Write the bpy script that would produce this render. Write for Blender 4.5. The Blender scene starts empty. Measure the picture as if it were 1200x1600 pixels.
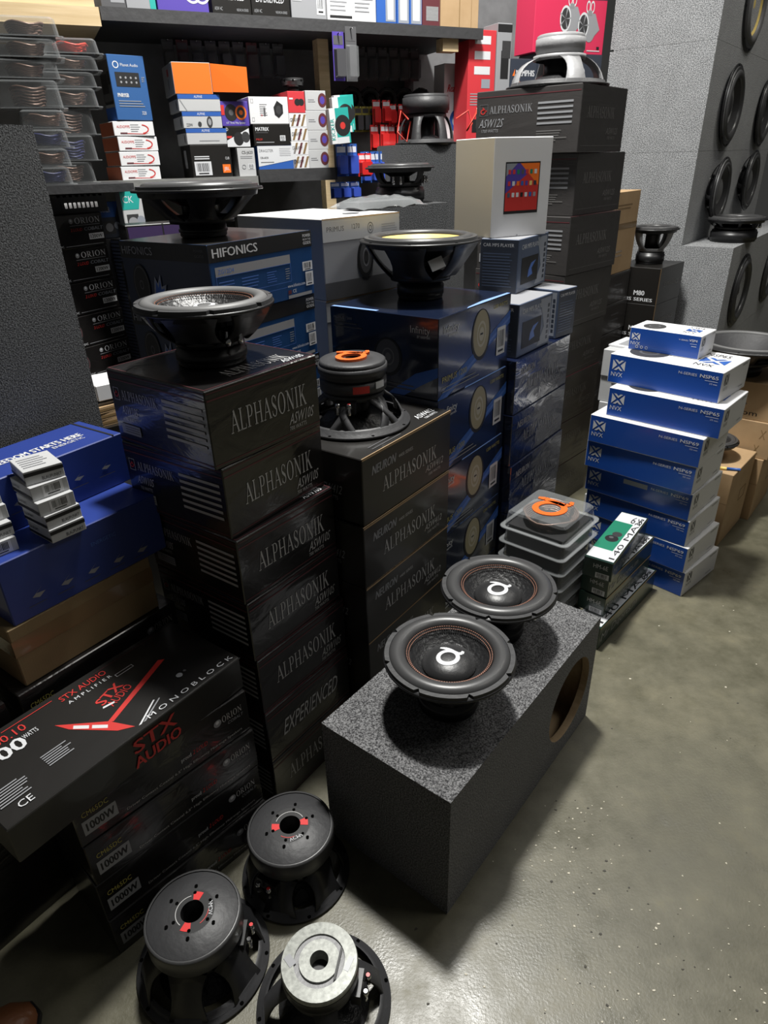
import bpy, bmesh, math, random
from mathutils import Vector, Matrix, noise

random.seed(7)
PI = math.pi
scene = bpy.context.scene
COL = scene.collection

# ------------------------------------------------------------------ camera
F_PX, PITCH, ROLL, CAM_H = 1034.51, 0.4874716, -0.0275301, 1.45
cam_d = bpy.data.cameras.new('camera'); cam = bpy.data.objects.new('camera', cam_d); COL.objects.link(cam)
cam_d.sensor_fit = 'VERTICAL'; cam_d.sensor_height = 36.0; cam_d.sensor_width = 27.0
cam_d.lens = F_PX / 1600 * 36.0; cam_d.clip_start = 0.02; cam_d.clip_end = 60
_c, _s = math.cos(PITCH), math.sin(PITCH)
fw = Vector((0, _c, -_s)); up0 = Vector((0, _s, _c)); ri0 = Vector((1, 0, 0))
ri = ri0 * math.cos(ROLL) + up0 * math.sin(ROLL); up = up0 * math.cos(ROLL) - ri0 * math.sin(ROLL)
cam.matrix_world = Matrix(((ri.x, up.x, -fw.x, 0), (ri.y, up.y, -fw.y, 0), (ri.z, up.z, -fw.z, CAM_H), (0, 0, 0, 1)))
scene.camera = cam

# ------------------------------------------------------------------ world, lights, exposure
world = bpy.data.worlds.new('world'); scene.world = world; world.use_nodes = True
bg = world.node_tree.nodes['Background']; bg.inputs[0].default_value = (0.90, 0.90, 0.86, 1); bg.inputs[1].default_value = 0.038

def area(name, loc, target, power, size, color=(1, 1, 1), size_y=None):
    d = bpy.data.lights.new(name, 'AREA'); d.energy = power; d.color = color
    if size_y: d.shape = 'RECTANGLE'; d.size = size; d.size_y = size_y
    else: d.shape = 'DISK'; d.size = size
    o = bpy.data.objects.new(name, d); COL.objects.link(o); o.location = loc
    o.rotation_euler = (Vector(target) - Vector(loc)).to_track_quat('-Z', 'Y').to_euler()
    return o
area('ceiling_lamp_over_stacks', (0.19, 2.18, 4.00), (0.19, 2.18, 0), 205, 0.34, (1.0, 0.985, 0.94))
area('added_fill_over_aisle', (2.6, 3.6, 4.0), (2.6, 3.4, 0), 26, 0.7, (1.0, 0.97, 0.90))  # added weak fill for the aisle side, no fixture known there
area('added_fill_right_front', (2.6, 1.0, 4.0), (1.2, 1.6, 0.5), 20, 1.2, (1.0, 0.97, 0.91))  # added soft fill for right-hand carton faces, not a known fixture
area('added_fill_over_shelves', (0.5, 1.9, 3.6), (-0.1, 3.3, 1.4), 20, 0.8, (0.97, 0.98, 1.0))  # added fill to lift the dark back shelves, source invented

vs = scene.view_settings
scene.display_settings.display_device = 'sRGB'
vs.view_transform = 'Standard'; vs.look = 'None'; vs.exposure = 0.0; vs.gamma = 1.0
try: vs.use_curve_mapping = False
except Exception: pass

# ------------------------------------------------------------------ materials
MATS = {}
def _mat(name):
    m = bpy.data.materials.new(name); m.use_nodes = True; MATS[name] = m
    return m, m.node_tree, m.node_tree.nodes['Principled BSDF']
def _noise(nt, scale, detail=2.0, rough=0.5, coord='Object'):
    tc = nt.nodes.new('ShaderNodeTexCoord'); n = nt.nodes.new('ShaderNodeTexNoise')
    n.inputs['Scale'].default_value = scale; n.inputs['Detail'].default_value = detail; n.inputs['Roughness'].default_value = rough
    nt.links.new(tc.outputs[coord], n.inputs['Vector']); return n
def _bump(nt, p, n, strength, dist):
    b = nt.nodes.new('ShaderNodeBump'); b.inputs['Strength'].default_value = strength; b.inputs['Distance'].default_value = dist
    nt.links.new(n.outputs[0], b.inputs['Height']); nt.links.new(b.outputs[0], p.inputs['Normal']); return b
def _ramp(nt, n, stops):
    r = nt.nodes.new('ShaderNodeValToRGB'); e = r.color_ramp.elements
    while len(e) < len(stops): e.new(0.5)
    for i, (pos, c) in enumerate(stops): e[i].position = pos; e[i].color = (*c, 1)
    nt.links.new(n.outputs[0], r.inputs[0]); return r

def plain(name, col, rough=0.5, metal=0.0, coat=0.0, bump=0.0, bscale=40, spec=None, var=0.0, emit=None, vs=9):
    if name in MATS: return MATS[name]
    m, nt, p = _mat(name)
    p.inputs['Base Color'].default_value = (*col, 1); p.inputs['Roughness'].default_value = rough
    p.inputs['Metallic'].default_value = metal; p.inputs['Coat Weight'].default_value = coat; p.inputs['Coat Roughness'].default_value = 0.08
    if spec is not None: p.inputs['Specular IOR Level'].default_value = spec
    if bump: _bump(nt, p, _noise(nt, bscale, 3), bump, 0.01)
    if var:
        n = _noise(nt, vs, 4, 0.6)
        r = _ramp(nt, n, [(0.3, tuple(c * (1 - var) for c in col)), (0.7, tuple(min(1, c * (1 + var)) for c in col))])
        nt.links.new(r.outputs[0], p.inputs['Base Color'])
    if emit: p.inputs['Emission Color'].default_value = (*col, 1); p.inputs['Emission Strength'].default_value = emit
    return m

def carpet(name, lo, hi, sc=300):
    m, nt, p = _mat(name)
    n = _noise(nt, sc, 2, 0.75); n2 = _noise(nt, 14, 3, 0.5)
    r = _ramp(nt, n, [(0.40, lo), (0.64, hi)])
    mx = nt.nodes.new('ShaderNodeMix'); mx.data_type = 'RGBA'; mx.blend_type = 'MULTIPLY'; mx.inputs[0].default_value = 0.35
    r2 = _ramp(nt, n2, [(0.3, (0.6, 0.6, 0.6)), (0.7, (1, 1, 1))])
    nt.links.new(r.outputs[0], mx.inputs[6]); nt.links.new(r2.outputs[0], mx.inputs[7]); nt.links.new(mx.outputs[2], p.inputs['Base Color'])
    p.inputs['Roughness'].default_value = 1.0; p.inputs['Specular IOR Level'].default_value = 0.1
    p.inputs['Sheen Weight'].default_value = 0.25
    _bump(nt, p, n, 0.9, 0.004); return m

def wrap(name, col, rough=0.2, wr=0.5, scale=7.0, coat=0.7):
    """glossy printed carton under shrink film: wrinkled clear film on top"""
    m, nt, p = _mat(name)
    p.inputs['Base Color'].default_value = (*col, 1); p.inputs['Roughness'].default_value = rough
    p.inputs['Coat Weight'].default_value = coat; p.inputs['Coat Roughness'].default_value = 0.1
    tc = nt.nodes.new('ShaderNodeTexCoord'); mp = nt.nodes.new('ShaderNodeMapping'); mp.inputs['Scale'].default_value = (1, 1, 2.2)
    n = nt.nodes.new('ShaderNodeTexNoise'); n.inputs['Scale'].default_value = scale; n.inputs['Detail'].default_value = 4; n.inputs['Distortion'].default_value = 1.2
    nt.links.new(tc.outputs['Object'], mp.inputs[0]); nt.links.new(mp.outputs[0], n.inputs['Vector'])
    _bump(nt, p, n, wr * .35, 0.012)
    for l in list(nt.links):
        if l.to_socket == p.inputs['Normal']: nt.links.new(l.from_socket, p.inputs['Coat Normal'])
    return m

def clear(name, tint=(1, 1, 1), opac=0.10):
    m = bpy.data.materials.new(name); m.use_nodes = True; MATS[name] = m; nt = m.node_tree
    for n in list(nt.nodes): nt.nodes.remove(n)
    out = nt.nodes.new('ShaderNodeOutputMaterial'); mix = nt.nodes.new('ShaderNodeMixShader'); tr = nt.nodes.new('ShaderNodeBsdfTransparent'); tr.inputs[0].default_value = (*tint, 1)
    gl = nt.nodes.new('ShaderNodeBsdfPrincipled'); gl.inputs['Base Color'].default_value = (0.45, 0.47, 0.48, 1); gl.inputs['Roughness'].default_value = 0.12
    lw = nt.nodes.new('ShaderNodeLayerWeight'); lw.inputs[0].default_value = 0.35
    mr = nt.nodes.new('ShaderNodeMapRange'); mr.inputs[3].default_value = opac; mr.inputs[4].default_value = 0.45
    nt.links.new(lw.outputs['Facing'], mr.inputs[0]); nt.links.new(mr.outputs[0], mix.inputs[0])
    nt.links.new(tr.outputs[0], mix.inputs[1]); nt.links.new(gl.outputs[0], mix.inputs[2]); nt.links.new(mix.outputs[0], out.inputs[0])
    return m

def concrete():
    m, nt, p = _mat('polished_concrete')
    n1 = _noise(nt, 1.6, 6, 0.62); n2 = _noise(nt, 11, 8, 0.7); n3 = _noise(nt, 160, 3, 0.6); n4 = _noise(nt, 0.9, 3, 0.5)
    r1 = _ramp(nt, n1, [(0.30, (0.098, 0.091, 0.060)), (0.52, (0.143, 0.134, 0.092)), (0.74, (0.205, 0.186, 0.122))])
    r2 = _ramp(nt, n2, [(0.35, (0.72, 0.73, 0.72)), (0.60, (1, 1, 1)), (0.78, (1.18, 1.14, 1.0))])
    r4 = _ramp(nt, n4, [(0.60, (1, 1, 1)), (0.72, (0.95, 0.80, 0.66))])
    a = nt.nodes.new('ShaderNodeMix'); a.data_type = 'RGBA'; a.blend_type = 'MULTIPLY'; a.inputs[0].default_value = 1
    b = nt.nodes.new('ShaderNodeMix'); b.data_type = 'RGBA'; b.blend_type = 'MULTIPLY'; b.inputs[0].default_value = 0.6
    nt.links.new(r1.outputs[0], a.inputs[6]); nt.links.new(r2.outputs[0], a.inputs[7])
    nt.links.new(a.outputs[2], b.inputs[6]); nt.links.new(r4.outputs[0], b.inputs[7]); nt.links.new(b.outputs[2], p.inputs['Base Color'])
    rr = nt.nodes.new('ShaderNodeMapRange'); rr.inputs[1].default_value = 0.3; rr.inputs[2].default_value = 0.75; rr.inputs[3].default_value = 0.26; rr.inputs[4].default_value = 0.52
    nt.links.new(n2.outputs[0], rr.inputs[0]); nt.links.new(rr.outputs[0], p.inputs['Roughness'])
    _bump(nt, p, n3, 0.25, 0.002); return m

def wood(name, a, b):
    m, nt, p = _mat(name)
    tc = nt.nodes.new('ShaderNodeTexCoord'); mp = nt.nodes.new('ShaderNodeMapping'); mp.inputs['Scale'].default_value = (2, 30, 30)
    n = nt.nodes.new('ShaderNodeTexNoise'); n.inputs['Scale'].default_value = 2; n.inputs['Detail'].default_value = 5
    nt.links.new(tc.outputs['Object'], mp.inputs[0]); nt.links.new(mp.outputs[0], n.inputs['Vector'])
    r = _ramp(nt, n, [(0.3, a), (0.7, b)]); nt.links.new(r.outputs[0], p.inputs['Base Color']); p.inputs['Roughness'].default_value = 0.7
    _bump(nt, p, n, 0.2, 0.003); return m

def cardboard(name, a, b):
    m, nt, p = _mat(name)
    tc = nt.nodes.new('ShaderNodeTexCoord'); w = nt.nodes.new('ShaderNodeTexWave'); w.inputs['Scale'].default_value = 60; w.inputs['Distortion'].default_value = 1.5; w.inputs['Detail'].default_value = 2
    nt.links.new(tc.outputs['Object'], w.inputs['Vector'])
    n = _noise(nt, 6, 4, 0.6); r = _ramp(nt, n, [(0.3, a), (0.7, b)]); nt.links.new(r.outputs[0], p.inputs['Base Color'])
    p.inputs['Roughness'].default_value = 0.75; _bump(nt, p, w, 0.03, 0.001); return m

CARPET = carpet('charcoal_carpet', (0.022, 0.022, 0.024), (0.30, 0.30, 0.305))
CARPETD = carpet('dark_carpet', (0.010, 0.010, 0.011), (0.13, 0.135, 0.14))
CARPETL = carpet('grey_carpet', (0.11, 0.115, 0.12), (0.50, 0.51, 0.52), 230)
CONC = concrete()
BLK = wrap('black_film_carton', (0.010, 0.009, 0.009), 0.28, 0.55)
BLKM = wrap('black_satin_carton', (0.011, 0.010, 0.009), 0.38, 0.25, 4, 0.2)
BLKS = wrap('hazed_black_film_carton', (0.045, 0.042, 0.041), 0.36, 0.5, 6, 0.4)  # black lifted towards grey, distance haze put into the colour
NAVY = wrap('navy_printed_carton', (0.006, 0.011, 0.030), 0.25, 0.15, 3, 0.6)
NAVYF = wrap('navy_film_carton', (0.008, 0.013, 0.040), 0.2, 0.9, 8, 0.9)
HIFB = wrap('blue_printed_carton', (0.012, 0.055, 0.17), 0.4, 0.15, 3, 0.15)
HIFD = wrap('dark_blue_printed_carton', (0.007, 0.016, 0.045), 0.4, 0.15, 3, 0.15)
BLUE = wrap('royal_blue_carton', (0.010, 0.066, 0.34), 0.35, 0.08, 3, 0.25)
BLUE2 = wrap('deep_blue_carton', (0.018, 0.041, 0.225), 0.4, 0.12, 3, 0.25)
WHT = plain('white_carton', (0.68, 0.68, 0.69), 0.5, bump=0.06, bscale=8)
WHT2 = plain('offwhite_carton', (0.47, 0.475, 0.48), 0.5, bump=0.08, bscale=9)
GREYC = plain('silver_grey_carton', (0.42, 0.42, 0.42), 0.4, bump=0.06, bscale=6)
GREYD = plain('mid_grey_print', (0.085, 0.085, 0.09), 0.45)
GREYL = plain('light_grey_print', (0.28, 0.285, 0.30), 0.45)
CARD = cardboard('brown_cardboard', (0.36, 0.235, 0.12), (0.44, 0.30, 0.165))
CARDD = cardboard('dull_brown_cardboard', (0.22, 0.155, 0.075), (0.29, 0.205, 0.10))
TAPE = plain('brown_packing_tape', (0.23, 0.15, 0.07), 0.2, coat=0.4)
PLY = wood('pale_softwood', (0.50, 0.37, 0.20), (0.66, 0.52, 0.32))
MDF = wood('raw_mdf', (0.36, 0.25, 0.14), (0.45, 0.33, 0.20))
SHELF = plain('black_shelf_board', (0.035, 0.035, 0.037), 0.6, bump=0.2, bscale=30)
SHELFG = plain('grey_shelf_board', (0.20, 0.20, 0.19), 0.7, bump=0.2, bscale=30)
WALL = plain('dark_pegboard_wall', (0.17, 0.172, 0.178), 0.8, var=0.2)
PL = plain('black_plastic', (0.012, 0.012, 0.013), 0.38)
PLG = plain('charcoal_plastic', (0.035, 0.035, 0.037), 0.5, bump=0.1, bscale=60)
PLS = plain('grey_cast_metal', (0.24, 0.24, 0.245), 0.45, bump=0.1, bscale=80)
RUB = plain('black_rubber', (0.052, 0.052, 0.053), 0.36)
HOLE = plain('dark_hole', (0.002, 0.002, 0.002), 1.0, spec=0.0)
RUBG = plain('grey_rubber', (0.12, 0.12, 0.12), 0.5)
CONE = plain('black_paper_cone', (0.016, 0.016, 0.017), 0.40, bump=0.3, bscale=110)
DOME = plain('black_dust_cap', (0.020, 0.020, 0.021), 0.38, bump=0.05, bscale=200)
ALU = plain('grey_aluminium_cone', (0.30, 0.30, 0.30), 0.35, 0.6)
STEEL = plain('speckled_steel_plate', (0.30, 0.31, 0.285), 0.45, 0.2, var=0.3, vs=120)
CHR = plain('chrome', (0.75, 0.75, 0.75), 0.12, 1.0)
COPPER = plain('copper_stitching', (0.26, 0.12, 0.08), 0.45)
WPRINT = plain('white_print', (0.62, 0.63, 0.65), 0.5)
SPRINT = plain('silver_print', (0.46, 0.455, 0.45), 0.38, 0.1)
DPRINT = plain('dim_silver_print', (0.19, 0.185, 0.18), 0.38, 0.1)
KPRINT = plain('black_print', (0.012, 0.012, 0.013), 0.5)
RPRINT = plain('red_print', (0.55, 0.035, 0.03), 0.45)
RDARK = plain('maroon_print', (0.11, 0.030, 0.036), 0.4)
ORNG = plain('orange_plastic', (0.86, 0.14, 0.02), 0.42)
ORNGP = plain('orange_carton', (0.84, 0.17, 0.02), 0.42)
YEL = plain('yellow_woven_cone', (0.74, 0.56, 0.17), 0.5)
YELP = plain('olive_yellow_print', (0.42, 0.37, 0.09), 0.45)
TAN = plain('tan_cone_print', (0.33, 0.29, 0.18), 0.45)
TAN2 = plain('pale_tan_cone_print', (0.45, 0.42, 0.33), 0.45)
BSTRK = plain('bright_blue_print', (0.08, 0.17, 0.50), 0.4)
BPRINT = plain('blue_print', (0.025, 0.10, 0.38), 0.45)
GRN = plain('green_print', (0.015, 0.19, 0.11), 0.45)
GRND = wrap('dark_green_carton', (0.008, 0.030, 0.022), 0.3, 0.3, 6, 0.5)
TEAL = plain('teal_print', (0.02, 0.34, 0.30), 0.45)
PURP = plain('purple_print', (0.08, 0.05, 0.32), 0.45)
RED = plain('red_carton', (0.56, 0.04, 0.05), 0.42)
REDB = plain('bright_red_blister_card', (0.66, 0.03, 0.03), 0.35)
PINKR = plain('crimson_carton', (0.62, 0.03, 0.09), 0.45)
CLEAR = clear('clear_plastic', opac=0.055)
FILM = clear('clear_film', opac=0.14)
SMOKE = clear('smoky_plastic', (0.55, 0.55, 0.56), opac=0.12)
WIRE = plain('bronze_wire', (0.17, 0.11, 0.085), 0.35, 0.4)
WIRER = plain('red_wire', (0.55, 0.05, 0.03), 0.4)
LEATHER = plain('brown_leather', (0.20, 0.075, 0.030), 0.45, bump=0.3, bscale=60)
MPB = plain('slate_blue_carton', (0.075, 0.10, 0.16), 0.35, coat=0.2)
MPD = plain('dark_slate_carton', (0.035, 0.042, 0.06), 0.4)
MPS = plain('silver_blue_print', (0.26, 0.28, 0.32), 0.4)
CREAM = plain('cream_white_carton', (0.62, 0.56, 0.44), 0.55)
RIDGE = plain('blue_grey_plastic', (0.16, 0.19, 0.31), 0.35)

# ------------------------------------------------------------------ mesh helpers
class MB:
    def __init__(s): s.v = []; s.f = []; s.m = []; s.mats = []; s.sm = []
    def mi(s, m):
        if m not in s.mats: s.mats.append(m)
        return s.mats.index(m)
    def add(s, vs_, fs, m, smooth=False):
        b = len(s.v); s.v += [tuple(v) for v in vs_]; i = s.mi(m)
        for f in fs: s.f.append(tuple(b + k for k in f)); s.m.append(i); s.sm.append(smooth)
    def box(s, x0, x1, y0, y1, z0, z1, m):
        s.add([(x0, y0, z0), (x1, y0, z0), (x1, y1, z0), (x0, y1, z0), (x0, y0, z1), (x1, y0, z1), (x1, y1, z1), (x0, y1, z1)],
              [(0, 3, 2, 1), (4, 5, 6, 7), (0, 1, 5, 4), (1, 2, 6, 5), (2, 3, 7, 6), (3, 0, 4, 7)], m)
    def lathe(s, prof, m, n=40, smooth=True, c=(0, 0, 0), rf=None, a0=0, a1=2 * PI):
        full = abs(a1 - a0 - 2 * PI) < 1e-6; k = n if full else n + 1; vs_ = []; fs = []
        for i in range(k):
            a = a0 + (a1 - a0) * i / n; g = rf(a) if rf else 1.0
            for r, z in prof: vs_.append((c[0] + r * g * math.cos(a), c[1] + r * g * math.sin(a), c[2] + z))
        L = len(prof)
        for i in range(n):
            j = (i + 1) % k
            for q in range(L - 1): fs.append((i * L + q, j * L + q, j * L + q + 1, i * L + q + 1))
        s.add(vs_, fs, m, smooth)
    def disc(s, r, z, m, n=32, c=(0, 0), flip=False):
        vs_ = [(c[0] + r * math.cos(2 * PI * i / n), c[1] + r * math.sin(2 * PI * i / n), z) for i in range(n)]
        s.add(vs_, [tuple(reversed(range(n))) if flip else tuple(range(n))], m)
    def tube(s, pts, r, m, n=8, closed=False):
        pts = [Vector(p) for p in pts]; K = len(pts); vs_ = []; fs = []
        for i, p in enumerate(pts):
            a = pts[i - 1] if (i or closed) else p; b = pts[(i + 1) % K] if (i < K - 1 or closed) else p
            t = (b - a).normalized(); x = t.cross(Vector((0, 0, 1)))
            if x.length < 1e-3: x = t.cross(Vector((1, 0, 0)))
            x.normalize(); y = t.cross(x)
            for q in range(n): w = 2 * PI * q / n; vs_.append(p + (x * math.cos(w) + y * math.sin(w)) * r)
        for i in range(K if closed else K - 1):
            j = (i + 1) % K
            for q in range(n): fs.append((i * n + q, i * n + (q + 1) % n, j * n + (q + 1) % n, j * n + q))
        if not closed: fs += [tuple(range(n)), tuple(reversed(range((K - 1) * n, K * n)))]
        s.add(vs_, fs, m, True)
    def bar(s, p, q, w, t, upv, m):
        p = Vector(p); q = Vector(q); d = (q - p).normalized(); x = d.cross(Vector(upv)).normalized(); y = x.cross(d)
        vs_ = [e + x * (i * w / 2) + y * (j * t / 2) for e in (p, q) for i, j in ((-1, -1), (1, -1), (1, 1), (-1, 1))]
        s.add(vs_, [(0, 1, 2, 3), (7, 6, 5, 4), (0, 4, 5, 1), (1, 5, 6, 2), (2, 6, 7, 3), (3, 7, 4, 0)], m)
    def mesh(s, name):
        me = bpy.data.meshes.new(name); me.from_pydata(s.v, [], s.f)
        for m in s.mats: me.materials.append(m)
        me.polygons.foreach_set('material_index', s.m); me.polygons.foreach_set('use_smooth', s.sm); me.update()
        return me

def obj(name, me, parent=None, loc=None, rz=None):
    if isinstance(me, MB): me = me.mesh(name)
    o = bpy.data.objects.new(name, me); COL.objects.link(o)
    if parent is not None: o.parent = parent
    if loc is not None: o.location = loc
    if rz is not None: o.rotation_euler = (0, 0, rz)
    return o
def tag(o, label, cat, group=None, kind=None):
    o['label'] = label; o['category'] = cat
    if group: o['group'] = group
    if kind: o['kind'] = kind
    return o
def struct(o): o['kind'] = 'structure'; return o

def fix_normals(me):
    bm = bmesh.new(); bm.from_mesh(me); bmesh.ops.recalc_face_normals(bm, faces=bm.faces); bm.to_mesh(me); bm.free(); return me

def carton(R, L, h, mats, bev=0.002):
    """a box with its near bottom corner at the origin: x along its right-hand face, y along its left-hand face"""
    bm = bmesh.new(); bmesh.ops.create_cube(bm, size=1.0)
    for v in bm.verts: v.co = Vector(((v.co.x + .5) * R, (v.co.y + .5) * L, (v.co.z + .5) * h))
    if bev: bmesh.ops.bevel(bm, geom=bm.edges[:], offset=bev, segments=1, affect='EDGES')
    me = bpy.data.meshes.new('body'); ml = []
    def mi(m):
        if m not in ml: ml.append(m)
        return ml.index(m)
    d = mats.get('all', WHT)
    for f in bm.faces:
        n = f.normal; k = None
        if n.y < -.9: k = 'R'
        elif n.x < -.9: k = 'L'
        elif n.z > .9: k = 'T'
        elif n.x > .9: k = 'X'
        elif n.y > .9: k = 'Y'
        f.material_index = mi(mats.get(k, d) if k else d)
    bm.to_mesh(me); bm.free()
    for m in ml: me.materials.append(m)
    return me

# ------------------------------------------------------------------ lettering
_tc = {}
def glyphs(s):
    if s in _tc: return _tc[s]
    c = bpy.data.curves.new('t', 'FONT'); c.body = s; c.size = 1.0; c.resolution_u = 2; c.fill_mode = 'FRONT'
    o = bpy.data.objects.new('t', c); COL.objects.link(o); dg = bpy.context.evaluated_depsgraph_get()
    me = bpy.data.meshes.new_from_object(o.evaluated_get(dg))
    vs_ = [(v.co.x, v.co.y) for v in me.vertices]; fs = [tuple(p.vertices) for p in me.polygons]
    bpy.data.objects.remove(o); bpy.data.curves.remove(c); bpy.data.meshes.remove(me)
    x0 = min(v[0] for v in vs_); x1 = max(v[0] for v in vs_); y1 = max(v[1] for v in vs_)
    cap = 0.69
    r = ([((x - x0) / cap, y / cap) for x, y in vs_], fs, (x1 - x0) / cap); _tc[s] = r; return r

def _q(p, q, w):
    dx, dy = q[0] - p[0], q[1] - p[1]; l = math.hypot(dx, dy); nx, ny = -dy / l * w / 2, dx / l * w / 2
    return [(p[0] + nx, p[1] + ny), (p[0] - nx, p[1] - ny), (q[0] - nx, q[1] - ny), (q[0] + nx, q[1] + ny)]
def _hq(x0, x1, y0, y1): return [(x0, y0), (x1, y0), (x1, y1), (x0, y1)]
def _ring(cx, cy, rx, ry, ix, iy, a0, a1, n=14):
    out = []
    for i in range(n):
        a = a0 + (a1 - a0) * i / n; b = a0 + (a1 - a0) * (i + 1) / n
        out.append([(cx + ix * math.cos(a), cy + iy * math.sin(a)), (cx + rx * math.cos(a), cy + ry * math.sin(a)), (cx + rx * math.cos(b), cy + ry * math.sin(b)), (cx + ix * math.cos(b), cy + iy * math.sin(b))])
    return out
_st = lambda x, y0=0, y1=1, w=.13: _hq(x - w / 2, x + w / 2, y0, y1)
_se = lambda x, y, w=.15: _hq(x - w, x + w, y, y + .045)
_bowl = [_hq(.2, .36, .955, 1), _hq(.2, .36, .45, .495)] + _ring(.34, .725, .26, .275, .14, .23, -PI / 2, PI / 2)
SERIF = {
 'A': ([_q((.06, 0), (.38, 1), .05), _q((.36, 1.0), (.70, 0), .14), _hq(.17, .57, .33, .375), _se(.06, 0, .12), _se(.70, 0, .14)], .80),
 'L': ([_st(.14), _se(.14, .955), _hq(.0, .6, 0, .05), _hq(.555, .6, 0, .24)], .66),
 'P': ([_st(.14), _se(.14, 0), _se(.08, .955, .1)] + _bowl, .66),
 'R': ([_st(.14), _se(.14, 0), _se(.08, .955, .1), _q((.34, .47), (.64, 0), .13), _se(.70, 0, .1)] + _bowl, .80),
 'H': ([_st(.14), _st(.70), _se(.14, 0), _se(.14, .955), _se(.70, 0), _se(.70, .955), _hq(.14, .7, .48, .53)], .90),
 'O': (_ring(.42, .5, .42, .52, .27, .47, 0, 2 * PI, 26), .90),
 'N': ([_st(.13, w=.05), _st(.72, w=.05), _q((.13, .98), (.72, .02), .14), _se(.13, 0, .12), _se(.08, .955, .12), _se(.72, .955, .12)], .90),
 'I': ([_st(.17), _se(.17, 0), _se(.17, .955)], .40),
 'K': ([_st(.14), _se(.14, 0), _se(.14, .955), _q((.2, .42), (.62, .98), .05), _q((.33, .58), (.70, .02), .14), _se(.62, .955, .12), _se(.72, 0, .13)], .88),
 'S': (_ring(.28, .745, .25, .265, .15, .215, PI * .12, PI * 1.28, 10) + [_q((.12, .62), (.45, .38), .16)] + _ring(.28, .255, .26, .265, .15, .215, -PI * .88, PI * .28, 10) + [_hq(.48, .52, .70, .93), _hq(.03, .07, .07, .30)], .60),
 ' ': ([], .4)}
def serif(s):
    k = 'serif:' + s
    if k in _tc: return _tc[k]
    vs_ = []; fs = []; x = 0
    for ch in s:
        polys, w = SERIF[ch]
        for p in polys: b = len(vs_); vs_ += [(px + x, py) for px, py in p]; fs.append(tuple(range(b, b + len(p))))
        x += w + .10
    r = (vs_, fs, x - .10); _tc[k] = r; return r

def alpha_logo():
    """closed ring with a band that crosses it, in a 1.1 x 1 frame"""
    out = _ring(.42, .38, .42, .38, .27, .23, 0, 2 * PI, 28)
    pts = [(.34, .97), (.48, .88), (.61, .73), (.72, .56), (.83, .45), (.96, .45), (1.06, .58)]; w = [.09, .15, .17, .17, .15, .13, .09]
    for i in range(len(pts) - 1):
        a = _q(pts[i], pts[i + 1], w[i]); b = _q(pts[i], pts[i + 1], w[i + 1]); out.append([a[0], a[1], b[2], b[3]])
    return out

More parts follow.
